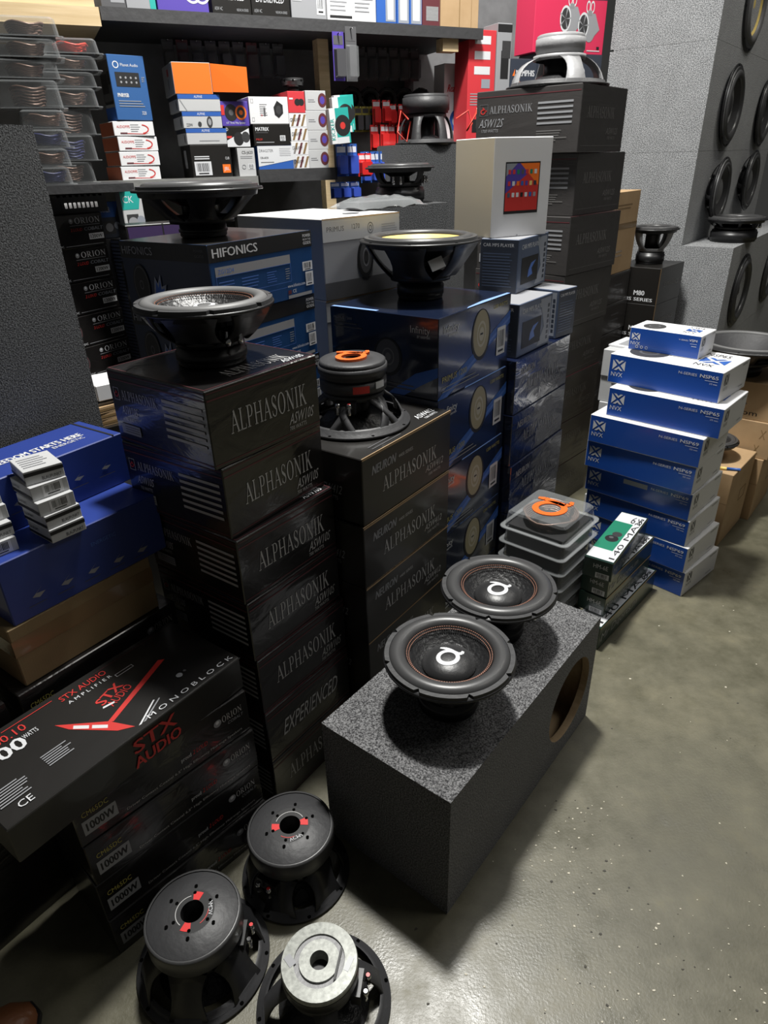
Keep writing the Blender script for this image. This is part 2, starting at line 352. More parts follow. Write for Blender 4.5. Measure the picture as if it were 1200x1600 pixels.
class Print:
    """flat print on the faces of a carton; each named part becomes one child mesh"""
    def __init__(s, R, L, h): s.d = (R, L, h); s.parts = {}; s.cur = 'printed_lettering'; s.k = 0
    def part(s, n): s.cur = n; return s
    def frame(s, f):
        R, L, h = s.d
        return {'R': (Vector((0, 0, 0)), Vector((1, 0, 0)), Vector((0, 0, 1)), Vector((0, -1, 0)), R, h),
                'L': (Vector((0, L, 0)), Vector((0, -1, 0)), Vector((0, 0, 1)), Vector((-1, 0, 0)), L, h),
                'T': (Vector((0, 0, h)), Vector((1, 0, 0)), Vector((0, 1, 0)), Vector((0, 0, 1)), R, L),
                'TL': (Vector((0, L, h)), Vector((0, -1, 0)), Vector((1, 0, 0)), Vector((0, 0, 1)), L, R)}[f]
    def _put(s, f, polys_v, polys_f, m):
        o, ex, ey, n, W, H = s.frame(f); s.k += 1; off = n * (0.0006 + 0.00004 * min(s.k, 60))
        mb = s.parts.setdefault((s.cur, f[0]), MB()); mb.add([o + ex * x + ey * y + off for x, y in polys_v], polys_f, m)
    def dim(s, f): return s.frame(f)[4:]
    def text(s, f, t, x, y, size, m, font='sans', shear=0.0, sx=1.0, w=None, align='L', rot=0.0, bold=False):
        """x, y in fractions of the face, size (cap height) as a fraction of its height; w: width as a fraction of the face"""
        W, H = s.dim(f); vs_, fs, tw = serif(t) if font == 'serif' else glyphs(t)
        c = size * H; kx = (w * W / tw) if w else c * sx
        x0 = x * W - (tw * kx if align == 'R' else tw * kx / 2 if align == 'C' else 0); y0 = y * H
        cr, sr = math.cos(rot), math.sin(rot)
        def tr(p, dx=0):
            px, py = p[0] * kx + p[1] * c * shear + dx, p[1] * c
            return (x0 + px * cr - py * sr, y0 + px * sr + py * cr)
        s._put(f, [tr(p) for p in vs_], fs, m)
        if bold: s._put(f, [tr(p, c * .07) for p in vs_], fs, m)
    def rect(s, f, x0, y0, x1, y1, m):
        W, H = s.dim(f); s._put(f, [(x0 * W, y0 * H), (x1 * W, y0 * H), (x1 * W, y1 * H), (x0 * W, y1 * H)], [(0, 1, 2, 3)], m)
    def poly(s, f, pts, m):
        W, H = s.dim(f); s._put(f, [(x * W, y * H) for x, y in pts], [tuple(range(len(pts)))], m)
    def polys(s, f, pl, x, y, size, m, sx=1.0):
        W, H = s.dim(f); c = size * H; vs_ = []; fs = []
        for p in pl: b = len(vs_); vs_ += [(x * W + px * c * sx, y * H + py * c) for px, py in p]; fs.append(tuple(range(b, b + len(p))))
        s._put(f, vs_, fs, m)
    def disc(s, f, x, y, r, m, sx=1.0, r0=0.0, n=28):
        W, H = s.dim(f); R_ = r * H; cx, cy = x * W, y * H
        if r0: s.polys(f, _ring(0, 0, sx, 1, r0 / r * sx, r0 / r, 0, 2 * PI, n), x, y, r, m)
        else: s._put(f, [(cx + R_ * sx * math.cos(2 * PI * i / n), cy + R_ * math.sin(2 * PI * i / n)) for i in range(n)], [tuple(range(n))], m)
    def lines(s, f, x0, x1, y0, y1, n, m, fill=.5, jag=0.0):
        for i in range(n):
            yy = y1 - (y1 - y0) * (i + .5) / n; hh = (y1 - y0) / n * fill / 2
            s.rect(f, x0, yy - hh, x1 - (random.random() * jag * (x1 - x0)), yy + hh, m)
    def frameline(s, f, x0, y0, x1, y1, t, m):
        W, H = s.dim(f); a = t / W; b = t / H
        s.rect(f, x0, y0, x1, y0 + b, m); s.rect(f, x0, y1 - b, x1, y1, m); s.rect(f, x0, y0, x0 + a, y1, m); s.rect(f, x1 - a, y0, x1, y1, m)
    def barcode(s, f, x0, y0, x1, y1, n=14, m=None):
        p = s.cur; s.cur = 'barcode_label'; s.rect(f, x0, y0, x1, y1, m or WPRINT)
        r = random.Random(n); x = x0 + (x1 - x0) * .12; step = (x1 - x0) * .76 / n
        for i in range(n): s.rect(f, x, y0 + (y1 - y0) * .28, x + step * (.25 + .5 * r.random()), y1 - (y1 - y0) * .12, KPRINT); x += step
        s.rect(f, x0 + (x1 - x0) * .2, y0 + (y1 - y0) * .1, x0 + (x1 - x0) * .8, y0 + (y1 - y0) * .18, KPRINT); s.cur = p

class Kind:
    """one kind of carton: body mesh plus printed parts; place() makes one individual of it"""
    def __init__(s, R, L, h, mats, deco=None, bev=0.002, name='body'):
        s.d = (R, L, h); s.body = carton(R, L, h, mats if isinstance(mats, dict) else {'all': mats}, bev)
        pr = Print(R, L, h)
        if deco: deco(pr)
        s.parts = [(n, mb.mesh(n)) for (n, f), mb in pr.parts.items()]
    def place(s, name, label, cat, x, y, z, th, group=None):
        o = obj(name, s.body, None, (x, y, z), math.radians(th)); tag(o, label, cat, group)
        for n, me in s.parts: obj(n, me, o)
        return o

# ------------------------------------------------------------------ loudspeaker drivers
def woofer(name, label, loc, D, H, rm, hm, inv=False, nsp=6, spw=.03, rz=0.0, rot=None, frame=PL, magm=PL, style='plain', cone=CONE, dome=DOME,
           surround=RUB, stitch=False, logo=False, notch=0, xsp=False, bulge=0.3, group=None, terms=(), coneD=0.10, flange=None, domer=.36, cat='subwoofer', logom=None, surw=.20, twin=False):
    """a driver standing on its magnet (or on its flange when inv); parts hang under one Empty at its base"""
    R = D / 2; root = obj(name, None, None, loc); root.rotation_euler = rot if rot else (0, 0, rz); tag(root, label, cat, group)
    def put(n, mb, lab=None, par=None):
        if inv: mb.v = [(x, -y, H - z) for x, y, z in mb.v]
        o = obj(n, mb, par or root)
        if lab: o['label'] = lab
        return o
    rh = rm * .24
    mb = MB()
    if style == 'boot':
        mb.lathe([(rh, .05), (rh, 0), (rm * .46, 0)], magm, 40, False)
        mb.lathe([(rm * .46, 0), (rm * .50, .001), (rm * .92, .008), (rm * .945, .010)], PLG, 48)
        mb.lathe([(rm * .945, .007), (rm * .985, .007), (rm, .014), (rm, hm - .01), (rm * .93, hm)], RUB, 48)
        mb.disc(rh, .05, KPRINT)
    elif style == 'steel':
        mb.lathe([(rh, .03), (rh, 0), (rm * .52, 0), (rm * .525, .005)], magm, 40, False)
        mb.lathe([(rm * .52, .005), (rm * .66, .005)], PLS, 40, False); mb.lathe([(rm * .66, .005), (rm * .66, .001), (rm * .97, .002), (rm * .99, .006), (rm * .99, .014)], magm, 48, False)
        mb.lathe([(rm, .014), (rm, hm - .01), (rm * .9, hm)], PL, 48); mb.disc(rh, .03, KPRINT)
    else:
        mb.lathe([(rh, .03), (rh, 0), (rm * .90, 0), (rm * .955, .003), (rm * .955, .011)], magm, 44)
        hh = hm * (.55 if twin else 1)
        mb.lathe([(rm * .955, .011), (rm, .012), (rm, hh - .012), (rm * .955, hh - .011), (rm * .955, hh - .002), (rm * .75, hh)], magm, 44)
        if twin: mb.lathe([(rm * .8, hh), (rm * .8, hh + .004), (rm * .97, hh + .005), (rm * .97, hm - .004), (rm * .8, hm)], magm, 44)
        mb.disc(rh, .03, KPRINT)
    mag = put('magnet', mb)
    if style == 'boot':
        t = MB()
        for a in (0.3, 0.3 + PI):
            w = .26; t.lathe([(rh * 1.02, -.0008), (rm * .42, -.0008)], REDB, 4, False, a0=a - w, a1=a + w)
        put('red_tab', t, 'red tab beside the vent hole', mag)
        for i in range(6):
            a = i * PI / 3 + .1; t = MB(); t.lathe([(.0035, -.0009), (.0001, -.0009)], HOLE, 10, False, c=(rm * .40 * math.cos(a), rm * .40 * math.sin(a), 0)); t.disc(.0035, -.0008, HOLE, 10, (rm * .55 * math.cos(a), rm * .55 * math.sin(a))); put('bolt_hole', t, None, mag)
        t = MB(); t.lathe([(rm * .33, -.0009), (rm * .345, -.0009)], RPRINT, 12, False, a0=1.6, a1=2.6); t.lathe([(rm * .33, -.0009), (rm * .345, -.0009)], SPRINT, 20, False, a0=-2.4, a1=-.1)
        gv, gf, gw = glyphs('VCM4'); k = rm * .085
        t.add([((x - gw / 2) * k, rm * .42 + y * k - k, -.0009) for x, y in gv], gf, WPRINT); put('printed_ring', t, None, mag)
    # basket
    rs = max(rm * .88, R * .50) if not bulge < 0 else rm * .88
    b = MB(); b.lathe([(rm * .6, hm - .001), (rs, hm + .002), (rs, hm + .016), (rs - .008, hm + .018)], frame, 44)
    put('basket_ring', b)
    z0, z1 = hm + .010, H - .012; r0, r1 = rs - .004, R * .89
    def path(t):
        cr, cz = r0 + (r1 - r0) * (.5 + bulge), z0 + (z1 - z0) * (.5 - bulge * .6)
        return ((1 - t) ** 2 * r0 + 2 * t * (1 - t) * cr + t * t * r1, (1 - t) ** 2 * z0 + 2 * t * (1 - t) * cz + t * t * z1)
    for i in range(nsp):
        a = 2 * PI * i / nsp + .2
        for sg in ((-1, 1) if xsp else (0,)):
            s_ = MB(); vs_ = []; n = 6
            for k in range(n + 1):
                t = k / n; r, z = path(t); aa = a + sg * (t - .5) * .42; w = spw / 2 * (1 - .25 * math.sin(PI * t))
                cx, cy = math.cos(aa), math.sin(aa)
                for rr in (r, r - .006):
                    for q in (-1, 1): vs_.append((rr * cx - q * w * cy, rr * cy + q * w * cx, z))
            fs = []
            for k in range(n):
                A = k * 4; B = A + 4
                fs += [(A, A + 1, B + 1, B), (A + 2, B + 2, B + 3, A + 3), (A, B, B + 2, A + 2), (A + 1, A + 3, B + 3, B + 1)]
            s_.add(vs_, fs, frame, True); put('spoke', s_)
    f = MB(); f.lathe([(R * .84, H - .022), (R * .90, H - .020), (R * .915, H - .010), (R * .995, H - .009), (R, H - .006), (R * .99, H - .003), (R * .84, H - .003)], flange or frame, 64)
    fl = put('flange', f)
    if not notch:
        for i in range(8):
            a = 2 * PI * i / 8 + .15; h_ = MB(); h_.lathe([(.0001, H - .0098), (.0042, H - .0098), (.0042, H - .0022), (.0001, H - .0022)], HOLE, 8, False, c=(R * .955 * math.cos(a), R * .955 * math.sin(a), 0)); put('screw_hole', h_, None, fl)
    g = MB(); n = 128; gi = .905 if notch else .85
    def rf(a):
        if not notch: return 1.0
        d = (a * notch / (2 * PI)) % 1.0; d = min(d, 1 - d)
        return .935 if d < .055 else 1.0
    vs_ = []
    for i in range(n):
        a = 2 * PI * i / n; k = rf(a)
        for r, z in ((R * gi, H - .003), (R * gi, H + .004), (R * .975 * k if notch else R * .92, H + .004), (R * .985 * k if notch else R * .93, H - .003)): vs_.append((r * math.cos(a), r * math.sin(a), z))
    fs = []
    for i in range(n):
        j = (i + 1) % n
        for q in range(3): fs.append((i * 4 + q, j * 4 + q, j * 4 + q + 1, i * 4 + q + 1))
    g.add(vs_, fs, PLG if notch else RUB); put('gasket', g)
    # moving parts
    ro = R * (.91 if notch else .86); ri_ = ro - R * surw; sr = MB(); prof = []
    for i in range(11):
        t = PI * i / 10; prof.append(((ro + ri_) / 2 + (ro - ri_) / 2 * math.cos(t), H - .002 + (ro - ri_) * .42 * math.sin(t)))
    sr.lathe(prof, surround, 64); put('surround', sr)
    zd = H - .004 - coneD * D; rd = R * domer
    c = MB(); c.lathe([(ri_ + .002, H - .001), (ri_ - .004, H - .006), ((ri_ + rd) / 2, (H + zd) / 2 - .006), (rd, zd), (rd * .8, zd - .006)], cone, 64); cn = put('cone', c)
    if cone not in (CONE, PLG, PL): c = MB(); c.lathe([(ri_ + .002, H - .004), (ri_ - .002, H - .011), ((ri_ + rd) / 2, (H + zd) / 2 - .012), (rd, zd - .006)], PL, 48); put('cone_back', c)
    u_ = MB(); u_.lathe([(rd * .8, zd - .004), (rd * .8, hm), (rd * .2, hm)], PL, 32); put('voice_coil', u_)
    dm = MB(); dh = rd * .42; prof = [(rd * math.sin(t * PI / 2 / 8) + 1e-5, zd + .004 + dh * math.cos(t * PI / 2 / 8)) for t in range(9)]
    dm.lathe(prof, dome, 40); dcap = put('dust_cap', dm)
    if stitch:
        for k, rr in enumerate((ri_ - .003, ri_ - .0075)):
            st_ = MB(); m_ = 110
            for i in range(m_):
                a = 2 * PI * i / m_; e = 2 * PI * .62 / m_; zz = H + .0015 - k * .004
                st_.bar((rr * math.cos(a), rr * math.sin(a), zz), (rr * math.cos(a + e), rr * math.sin(a + e), zz), .0017, .0014, (0, 0, 1), COPPER)
            put('stitching', st_, 'copper coloured stitching', cn)
    if logo:
        lg = MB(); sc = rd * 1.05; vs_ = []; fs = []
        for p in alpha_logo():
            bse = len(vs_)
            for x, y in p:
                px, py = (x - .5) * sc, (y - .48) * sc; rr = min(.999, math.hypot(px, py) / rd)
                vs_.append((px, py, zd + .0052 + dh * math.sqrt(1 - rr * rr)))
            fs.append(tuple(range(bse, bse + len(p))))
        ca, sa = math.cos(logo), math.sin(logo); vs_ = [(x * ca - y * sa, x * sa + y * ca, z) for x, y, z in vs_]
        lg.add(vs_, fs, logom or WPRINT); put('logo', lg, 'white alpha emblem', dcap)
    for a in terms:
        tm = MB(); ca, sa = math.cos(a), math.sin(a); r = rs + .012; zt = hm + .026
        blk = MB(); blk.bar(((r - .008) * ca, (r - .008) * sa, zt - .014), ((r - .008) * ca, (r - .008) * sa, zt + .014), .05, .018, (ca, sa, 0), PL); tb = put('terminal_block', blk)
        for q, mt in ((-1, REDB), (1, CHR)):
            p = MB(); bx, by = r * ca - q * .014 * sa + .010 * ca, r * sa + q * .014 * ca + .010 * sa
            p.lathe([(.0001, zt - .016), (.0055, zt - .016), (.006, zt - .006), (.0045, zt - .004), (.0045, zt + .012)], CHR, 12, c=(bx, by, 0)); p.lathe([(.0001, zt - .0165), (.004, zt - .0165)], mt, 10, False, c=(bx, by, 0)); put('terminal', p, None, tb)
    return root

# ------------------------------------------------------------------ the setting
fl_ = MB(); fl_.box(-5, 8, -2.5, 9, -.05, 0, CONC); struct(obj('floor', fl_))
# the shelving wall runs at 25 degrees; a along it, b behind its shelf edge
WA_, WB_ = math.cos(math.radians(25)), math.sin(math.radians(25))
def wp(a, b, z): return (-1.1 + a * WA_ - b * WB_, 2.9 + a * WB_ + b * WA_, z)
def wall_slab(name, a0, a1, b0, b1, z0, z1, m):
    mb = MB(); mb.box(0, a1 - a0, 0, b1 - b0, 0, z1 - z0, m); return obj(name, mb, None, wp(a0, b0, z0), math.radians(25))
struct(wall_slab('wall_back', -2.4, 2.62, .52, .62, 0, 3.4, WALL))

# debris on the floor
rd = random.Random(3); ch = MB()
def chip(x, y, s, m):
    a = rd.random() * PI; n = 5; k = [(.6 + .6 * rd.random()) * s for _ in range(n)]; e = .55 + .45 * rd.random()
    lo = [(x + k[i] * math.cos(a + 2 * PI * i / n), y + k[i] * e * math.sin(a + 2 * PI * i / n), .0002) for i in range(n)]
    hi = [(x + (p[0] - x) * .8, y + (p[1] - y) * .8, .0012) for p in lo]
    ch.add(lo + hi, [tuple(range(n, 2 * n))] + [(i, (i + 1) % n, n + (i + 1) % n, n + i) for i in range(n)], m)
CHIP = plain('pale_chip', (.62, .58, .47), .7); CHIPD = plain('dark_chip', (.07, .065, .055), .8)
for cx, cy, sx, sy, n in ((.42, .98, .07, .08, 55), (.50, 1.10, .05, .05, 20), (.62, .78, .13, .10, 40), (.45, .62, .12, .07, 60), (.70, .60, .25, .12, 45), (.9, 1.0, .35, .4, 60), (.35, .70, .15, .12, 25), (1.0, 1.7, .3, .3, 14)):
    for _ in range(n):
        x, y = rd.gauss(cx, sx), rd.gauss(cy, sy); chip(x, y, .0016 + .0030 * rd.random() ** 2, CHIP if rd.random() < .75 else CHIPD)
chips = obj('floor_debris', ch); tag(chips, 'pale paint chips and grit scattered over the concrete floor', 'debris', kind='stuff')

# ------------------------------------------------------------------ carpeted subwoofer enclosure in front
def enclosure(name, label, x, y, z, th, R, L, h, m, holes=(), group=None, hole_d=.235):
    """carpeted box, with round cut-outs through its right-hand panel showing raw board"""
    bm = bmesh.new(); n = 40
    root = obj(name, None, None, (x, y, z)); root.rotation_euler = (0, 0, math.radians(th)); tag(root, label, 'speaker box', group)
    t = .019; mb = MB()
    mb.box(.004, R - .004, L - t, L, .004, h - .004, m); mb.box(0, t, t, L - t, 0, h, m); mb.box(R - t, R, t, L - t, 0, h, m); mb.box(t, R - t, t, L - t, h - t, h, m); mb.box(t, R - t, t, L - t, 0, t, m)
    obj('carcass', fix_normals(mb.mesh('carcass')), root)
    bm.free(); pb = MB(); xs = sorted(holes); r = hole_d / 2; cz = h / 2
    if not xs: pb.box(0, R, 0, t, 0, h, m)
    else:
        edges = [0] + [(xs[i] + xs[i + 1]) / 2 for i in range(len(xs) - 1)] + [R]
        for i, cx in enumerate(xs):
            a0, a1 = edges[i], edges[i + 1]; out = []; inn = []
            for k in range(n):
                a = 2 * PI * k / n + PI / 4; ca, sa = math.cos(a), math.sin(a)
                inn.append((cx + r * ca, cz + r * sa))
                kx = ((a1 - cx) if ca > 0 else (cx - a0)) / max(1e-6, abs(ca)); kz = (h - cz) / max(1e-6, abs(sa)); k_ = min(kx, kz); out.append((cx + k_ * ca, cz + k_ * sa))
            vs_ = [(p[0], 0, p[1]) for p in out] + [(p[0], 0, p[1]) for p in inn] + [(p[0], t, p[1]) for p in inn]
            pb.add(vs_, [(k, (k + 1) % n, n + (k + 1) % n, n + k) for k in range(n)], m)
            # square off the outline at the four corners
            for c_ in ((a0, 0), (a1, 0), (a0, h), (a1, h)):
                near = sorted(range(n), key=lambda k: (out[k][0] - c_[0]) ** 2 + (out[k][1] - c_[1]) ** 2)[:2]
                pb.add([(c_[0], 0, c_[1])] + [(out[k][0], 0, out[k][1]) for k in near], [(0, 1, 2)], m)
            pb.add(vs_, [(n + k, n + (k + 1) % n, 2 * n + (k + 1) % n, 2 * n + k) for k in range(n)], MDF)
        pb.box(0, R, 0.0005, t, h - .0005, h, m); pb.box(0, .0005, 0.0005, t, 0, h, m); pb.box(R - .0005, R, 0.0005, t, 0, h, m)
        ib = MB(); ib.box(t, R - t, L - t - .002, L - t - .001, t, h - t, MDF); ib.box(t, R - t, t, L - t, t, t + .001, MDF); ib.box(t, t + .001, t, L - t, t, h - t, MDF); ib.box(R - t - .001, R - t, t, L - t, t, h - t, MDF); obj('inner_lining', ib, root)
    pn = pb.mesh('front_panel'); obj('front_panel', pn, root)
    return root
enclosure('subwoofer_enclosure', 'charcoal carpeted enclosure with a round cut-out on the floor, two woofers lying on it', .113, .861, 0, 50.9, .731, .345, .355, CARPET, holes=(.58,), hole_d=.24)

woofer('subwoofer', 'black woofer with white alpha emblem on the carpeted box, the nearer of the pair', (.134, 1.131, .355), .291, .142, .070, .05, nsp=6, stitch=True, logo=.05, notch=8, rz=.2, terms=(-.5,), domer=.41, surw=.25, group='pair of woofers on the carpeted box', frame=PL, surround=RUB)
woofer('subwoofer', 'black woofer with white alpha emblem on the carpeted box, the farther of the pair', (.284, 1.384, .355), .292, .142, .070, .05, nsp=6, stitch=True, logo=-.2, notch=8, rz=.45, terms=(-.75,), domer=.41, surw=.25, group='pair of woofers on the carpeted box', frame=PL, surround=RUB)

# three woofers face down on the floor
woofer('subwoofer', 'woofer face down on the floor with two red tabs, beside the carpeted box', (-.226, .968, 0), .246, .165, .095, .062, inv=True, nsp=6, spw=.075, style='boot', rz=.5, frame=PL, flange=PLG, terms=(2.6,), group='woofers face down on the floor')
woofer('subwoofer', 'woofer face down on the floor with two red tabs, leftmost and largest of the three', (-.396, .782, 0), .268, .165, .0935, .062, inv=True, nsp=6, spw=.075, style='boot', rz=1.75, frame=PL, flange=PLG, terms=(1.75,), group='woofers face down on the floor')
sv = woofer('subwoofer', 'woofer face down on the floor with a bare silver steel magnet plate', (-.143, .697, 0), .262, .145, .0725, .045, inv=True, nsp=4, spw=.045, style='steel', rz=.4, frame=PLG, magm=STEEL, flange=PLG, terms=(.55,), group='woofers face down on the floor')
s_ = MB(); s_.box(-.002, .002, -.028, .028, 0, .0006, KPRINT); t_ = obj('pen_mark', s_, sv, (.03, -.02, .1455)); t_.rotation_euler = (0, 0, -.6)
s_ = MB(); s_.box(-.013, .013, -.005, .005, 0, .0006, WPRINT); t_ = obj('paper_sticker', s_, sv, (.048, -.028, .1437)); t_.rotation_euler = (0, 0, .75)
s_ = MB(); s_.box(-.007, .007, -.011, .011, 0, .0006, GREYL); t_ = obj('paper_sticker', s_, sv, (-.050, .022, .1437)); t_.rotation_euler = (0, 0, .3)

# ------------------------------------------------------------------ front stack: ten inch cartons
def deco_alpha(model, watts, big=.26, ex=False, sp=SPRINT):
    def d(p):
        for f in ('R', 'L'):
            p.rect(f, .01, .865, .99, .885, RDARK); p.rect(f, .01, .955, .99, .965, RDARK); p.rect(f, .01, .05, .99, .062, RDARK)
        p.frameline('T', .012, .012, .988, .988, .0016, RDARK)
        p.part('printed_lettering')
        if ex: p.text('R', 'EXPERIENCED', .16, .34, .30, sp, shear=.22, w=.66)
        else:
            p.text('R', 'ALPHASONIK', .17, .38, big * 1.1, sp, 'serif', w=.70)
            p.text('R', model, .68, .18, .15, sp, shear=.25, w=.24); p.text('R', watts, .68, .10, .055, sp, w=.17)
        p.text('L', 'ALPHASONIK', .13, .62, .13, sp, 'serif', w=.38)
        p.frameline('L', .045, .60, .105, .77, .0012, sp); p.polys('L', alpha_logo(), .053, .64, .09, RPRINT)
        p.text('L', model, .10, .42, .12, sp, shear=.25, w=.17); p.text('L', watts, .12, .33, .05, sp, w=.13)
        p.lines('L', .57, .96, .24, .80, 6, sp, .42)
        p.text('T', 'ALPHASONIK', .30, .10, .13, sp, 'serif', w=.55); p.text('T', model, .72, .035, .06, WPRINT, shear=.25, w=.2)
        p.part('paper_sticker'); p.rect('L', .06, .14, .27, .28, GREYL); p.lines('L', .10, .26, .16, .26, 3, KPRINT, .25)
    return d
K_A = Kind(.303, .30, .1556, BLK, deco_alpha('ASW10S', '700 WATTS'))
K_AX = Kind(.303, .30, .1556, BLK, deco_alpha('ASW10S', '700 WATTS', ex=True))
A_POS = [(-.317, 1.150, 53.1), (-.308, 1.158, 55.8), (-.299, 1.151, 53.6), (-.296, 1.152, 54.0), (-.292, 1.151, 53.1), (-.290, 1.145, 53.0), (-.289, 1.143, 53.0)]
ORD = ['topmost', 'second from top', 'third from top', 'fourth from top', 'fifth from top', 'sixth from top', 'seventh from top', 'eighth from top', 'ninth from top']
for i, (x, y, th) in enumerate(A_POS):
    k = K_AX if i == 5 else K_A
    k.place('subwoofer_carton', ('black film-wrapped woofer carton reading EXPERIENCED, low in the tall front stack' if i == 5 else 'black film-wrapped woofer carton in the tall front stack, ' + ORD[i]), 'carton', x, y, (6 - i) * .1562, th, 'ten inch woofer cartons in the front stack')
woofer('subwoofer', 'dusty black woofer, cone up, on the tall front stack of cartons', (-.345, 1.362, 1.0928), .275, .121, .072, .038, nsp=6, spw=.105, stitch=True, logo=.4, notch=8, rz=.3, terms=(-1.1,), surround=RUBG, cone=CONE, frame=PL, dome=RUBG)

# ------------------------------------------------------------------ second stack: twelve inch cartons
def deco_neuron(model, watts, sp=SPRINT, worn=True):
    def d(p):
        p.text('R', 'NEURON', .09, .70, .13, WPRINT if sp is WPRINT else GREYL, shear=.2, w=.24, bold=True); p.text('R', '4400 SERIES', .37, .73, .05, sp, w=.16)
        p.text('R', 'ALPHASONIK', .20, .36, .22, sp, 'serif', w=.62); p.text('R', model, .68, .22, .11, sp, shear=.25, w=.22); p.text('R', watts, .72, .14, .045, sp, w=.15)
        p.text('L', model, .62, .40, .13, GREYL, shear=.25, w=.2); p.text('L', watts, .64, .30, .06, GREYL, w=.15)
        p.text('T', model, .74, .10, .06, WPRINT, shear=.25, w=.2); p.text('T', watts, .78, .06, .025, WPRINT, w=.14)
        p.lines('T', .16, .46, .03, .10, 2, GREYD, .25)
        if not worn: return
        p.part('worn_edge'); p.rect('R', .0, .975, 1, 1.0, CARD); p.rect('T', 0, 0, 1, .006, CARD)
    return d
K_N = Kind(.392, .36, .1713, BLKM, deco_neuron('ASW412', '1500 WATTS'))
for i, (x, y) in enumerate([(-.047, 1.364), (-.049, 1.356), (-.049, 1.356), (-.049, 1.360), (-.049, 1.360)]):
    K_N.place('subwoofer_carton', 'black carton in the stack behind the carpeted box, ' + ORD[i], 'carton', x, y, (4 - i) * .172, 53.7, 'twelve inch cartons behind the carpeted box')
nw = woofer('subwoofer', 'black woofer standing face down with an orange alpha emblem on its magnet', (-.068, 1.615, .8595), .285, .165, .086, .075, inv=True, nsp=6, spw=.026, xsp=True, rz=.5, frame=PLG, flange=PLG, terms=(2.3,), magm=PLG, twin=True)
lg = MB(); pl_ = alpha_logo(); sc = .095
for p in pl_: lg.add([((x - .46) * sc, (y - .40) * sc, z) for z in (0, .006) for x, y in p], [tuple(range(len(p))), tuple(range(len(p), 2 * len(p)))] + [(i, (i + 1) % len(p), len(p) + (i + 1) % len(p), len(p) + i) for i in range(len(p))], ORNG)
o_ = obj('emblem', lg, nw, (0, 0, .1652)); o_.rotation_euler = (0, 0, .1); o_['label'] = 'raised orange alpha emblem'
s_ = MB(); s_.lathe([(.0838, .098), (.0838, .116)], RPRINT, 6, False, a0=-2.05, a1=-1.55); obj('red_sticker', s_, nw)
s_ = MB(); s_.lathe([(.0866, .105), (.0866, .122)], WPRINT, 5, False, a0=-1.35, a1=-1.0); obj('barcode_sticker', s_, nw)

# ------------------------------------------------------------------ third stack: navy cartons
SKYS = plain('pale_blue_streak_reflection', (.22, .36, .72), .35)  # painted-in reflections along the top edges of the navy cartons
def deco_inf(p):
    for f, sx in (('R', .75), ('L', .9)):
        pass
    p.part('blue_streak')
    p.poly('R', [(.0, .02), (.30, .30), (.62, .50), (1, .78), (1, .60), (.6, .36), (.3, .12), (.12, 0), (0, 0)], BPRINT); p.poly('R', [(.05, .0), (.3, .2), (.6, .42), (1, .70), (1, .66), (.6, .38), (.3, .15), (.12, 0)], BSTRK)
    p.poly('L', [(.55, .0), (.80, .30), (1, .42), (1, .30), (.85, .16), (.7, 0)], BPRINT)
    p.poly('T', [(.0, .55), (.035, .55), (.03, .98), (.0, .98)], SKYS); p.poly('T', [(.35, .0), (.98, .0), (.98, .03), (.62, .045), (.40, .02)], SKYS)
    p.part('speaker_picture'); p.disc('R', .56, .60, .33, KPRINT, .78); p.disc('R', .56, .62, .30, TAN, .72); p.disc('R', .565, .61, .17, TAN2, .72, .135); p.disc('R', .565, .61, .09, TAN2, .72); p.rect('R', .545, .60, .585, .625, KPRINT)
    p.disc('L', .55, .46, .24, KPRINT, .9); p.disc('L', .55, .47, .21, GREYD, .85); p.disc('L', .555, .465, .11, DPRINT, .85, .09); p.disc('L', .555, .465, .05, DPRINT, .85)
    p.part('printed_lettering')
    p.text('R', 'Infinity', .06, .80, .085, WPRINT, w=.19); p.text('R', 'BY HARMAN', .12, .745, .03, WPRINT, w=.12); p.text('R', '1200 WATTS', .73, .87, .05, YELP, w=.21)
    p.text('R', 'PRIMUS 1200', .05, .20, .075, YELP, w=.32); p.lines('R', .05, .55, .06, .16, 2, GREYL, .25, .1)
    p.text('L', 'Infinity', .76, .80, .085, WPRINT, w=.17); p.text('L', 'BY HARMAN', .82, .745, .03, WPRINT, w=.11)
    p.text('L', 'PRIMUS 1200', .04, .86, .03, GREYL, w=.18); p.lines('L', .04, .34, .74, .83, 2, GREYD, .3, .3); p.lines('L', .4, .8, .06, .16, 2, GREYD, .3, .2)
    p.barcode('R', .80, .22, .93, .60, 9)
K_I = Kind(.415, .358, .2182, NAVY, deco_inf)
for i, (x, y) in enumerate([(.152, 1.706), (.152, 1.700), (.150, 1.694), (.150, 1.694), (.150, 1.694)]):
    K_I.place('subwoofer_carton', 'navy woofer carton with tan speaker picture, ' + ORD[i] + ' of its stack', 'carton', x, y, (4 - i) * .219, 53.8, 'navy woofer cartons')
yw = woofer('subwoofer', 'black woofer with a yellow woven cone on the navy cartons', (.124, 2.01, 1.0945), .345, .163, .068, .05, nsp=5, spw=.12, cone=YEL, dome=YEL, frame=PL, surround=RUB, surw=.16, coneD=.14, bulge=.15, rz=.4)
s_ = MB(); s_.bar((-.02, -.145, .103), (.02, -.145, .115), .03, .001, (0, -1, .5), WPRINT); obj('white_sticker', s_, yw, (-.02, .006, 0))

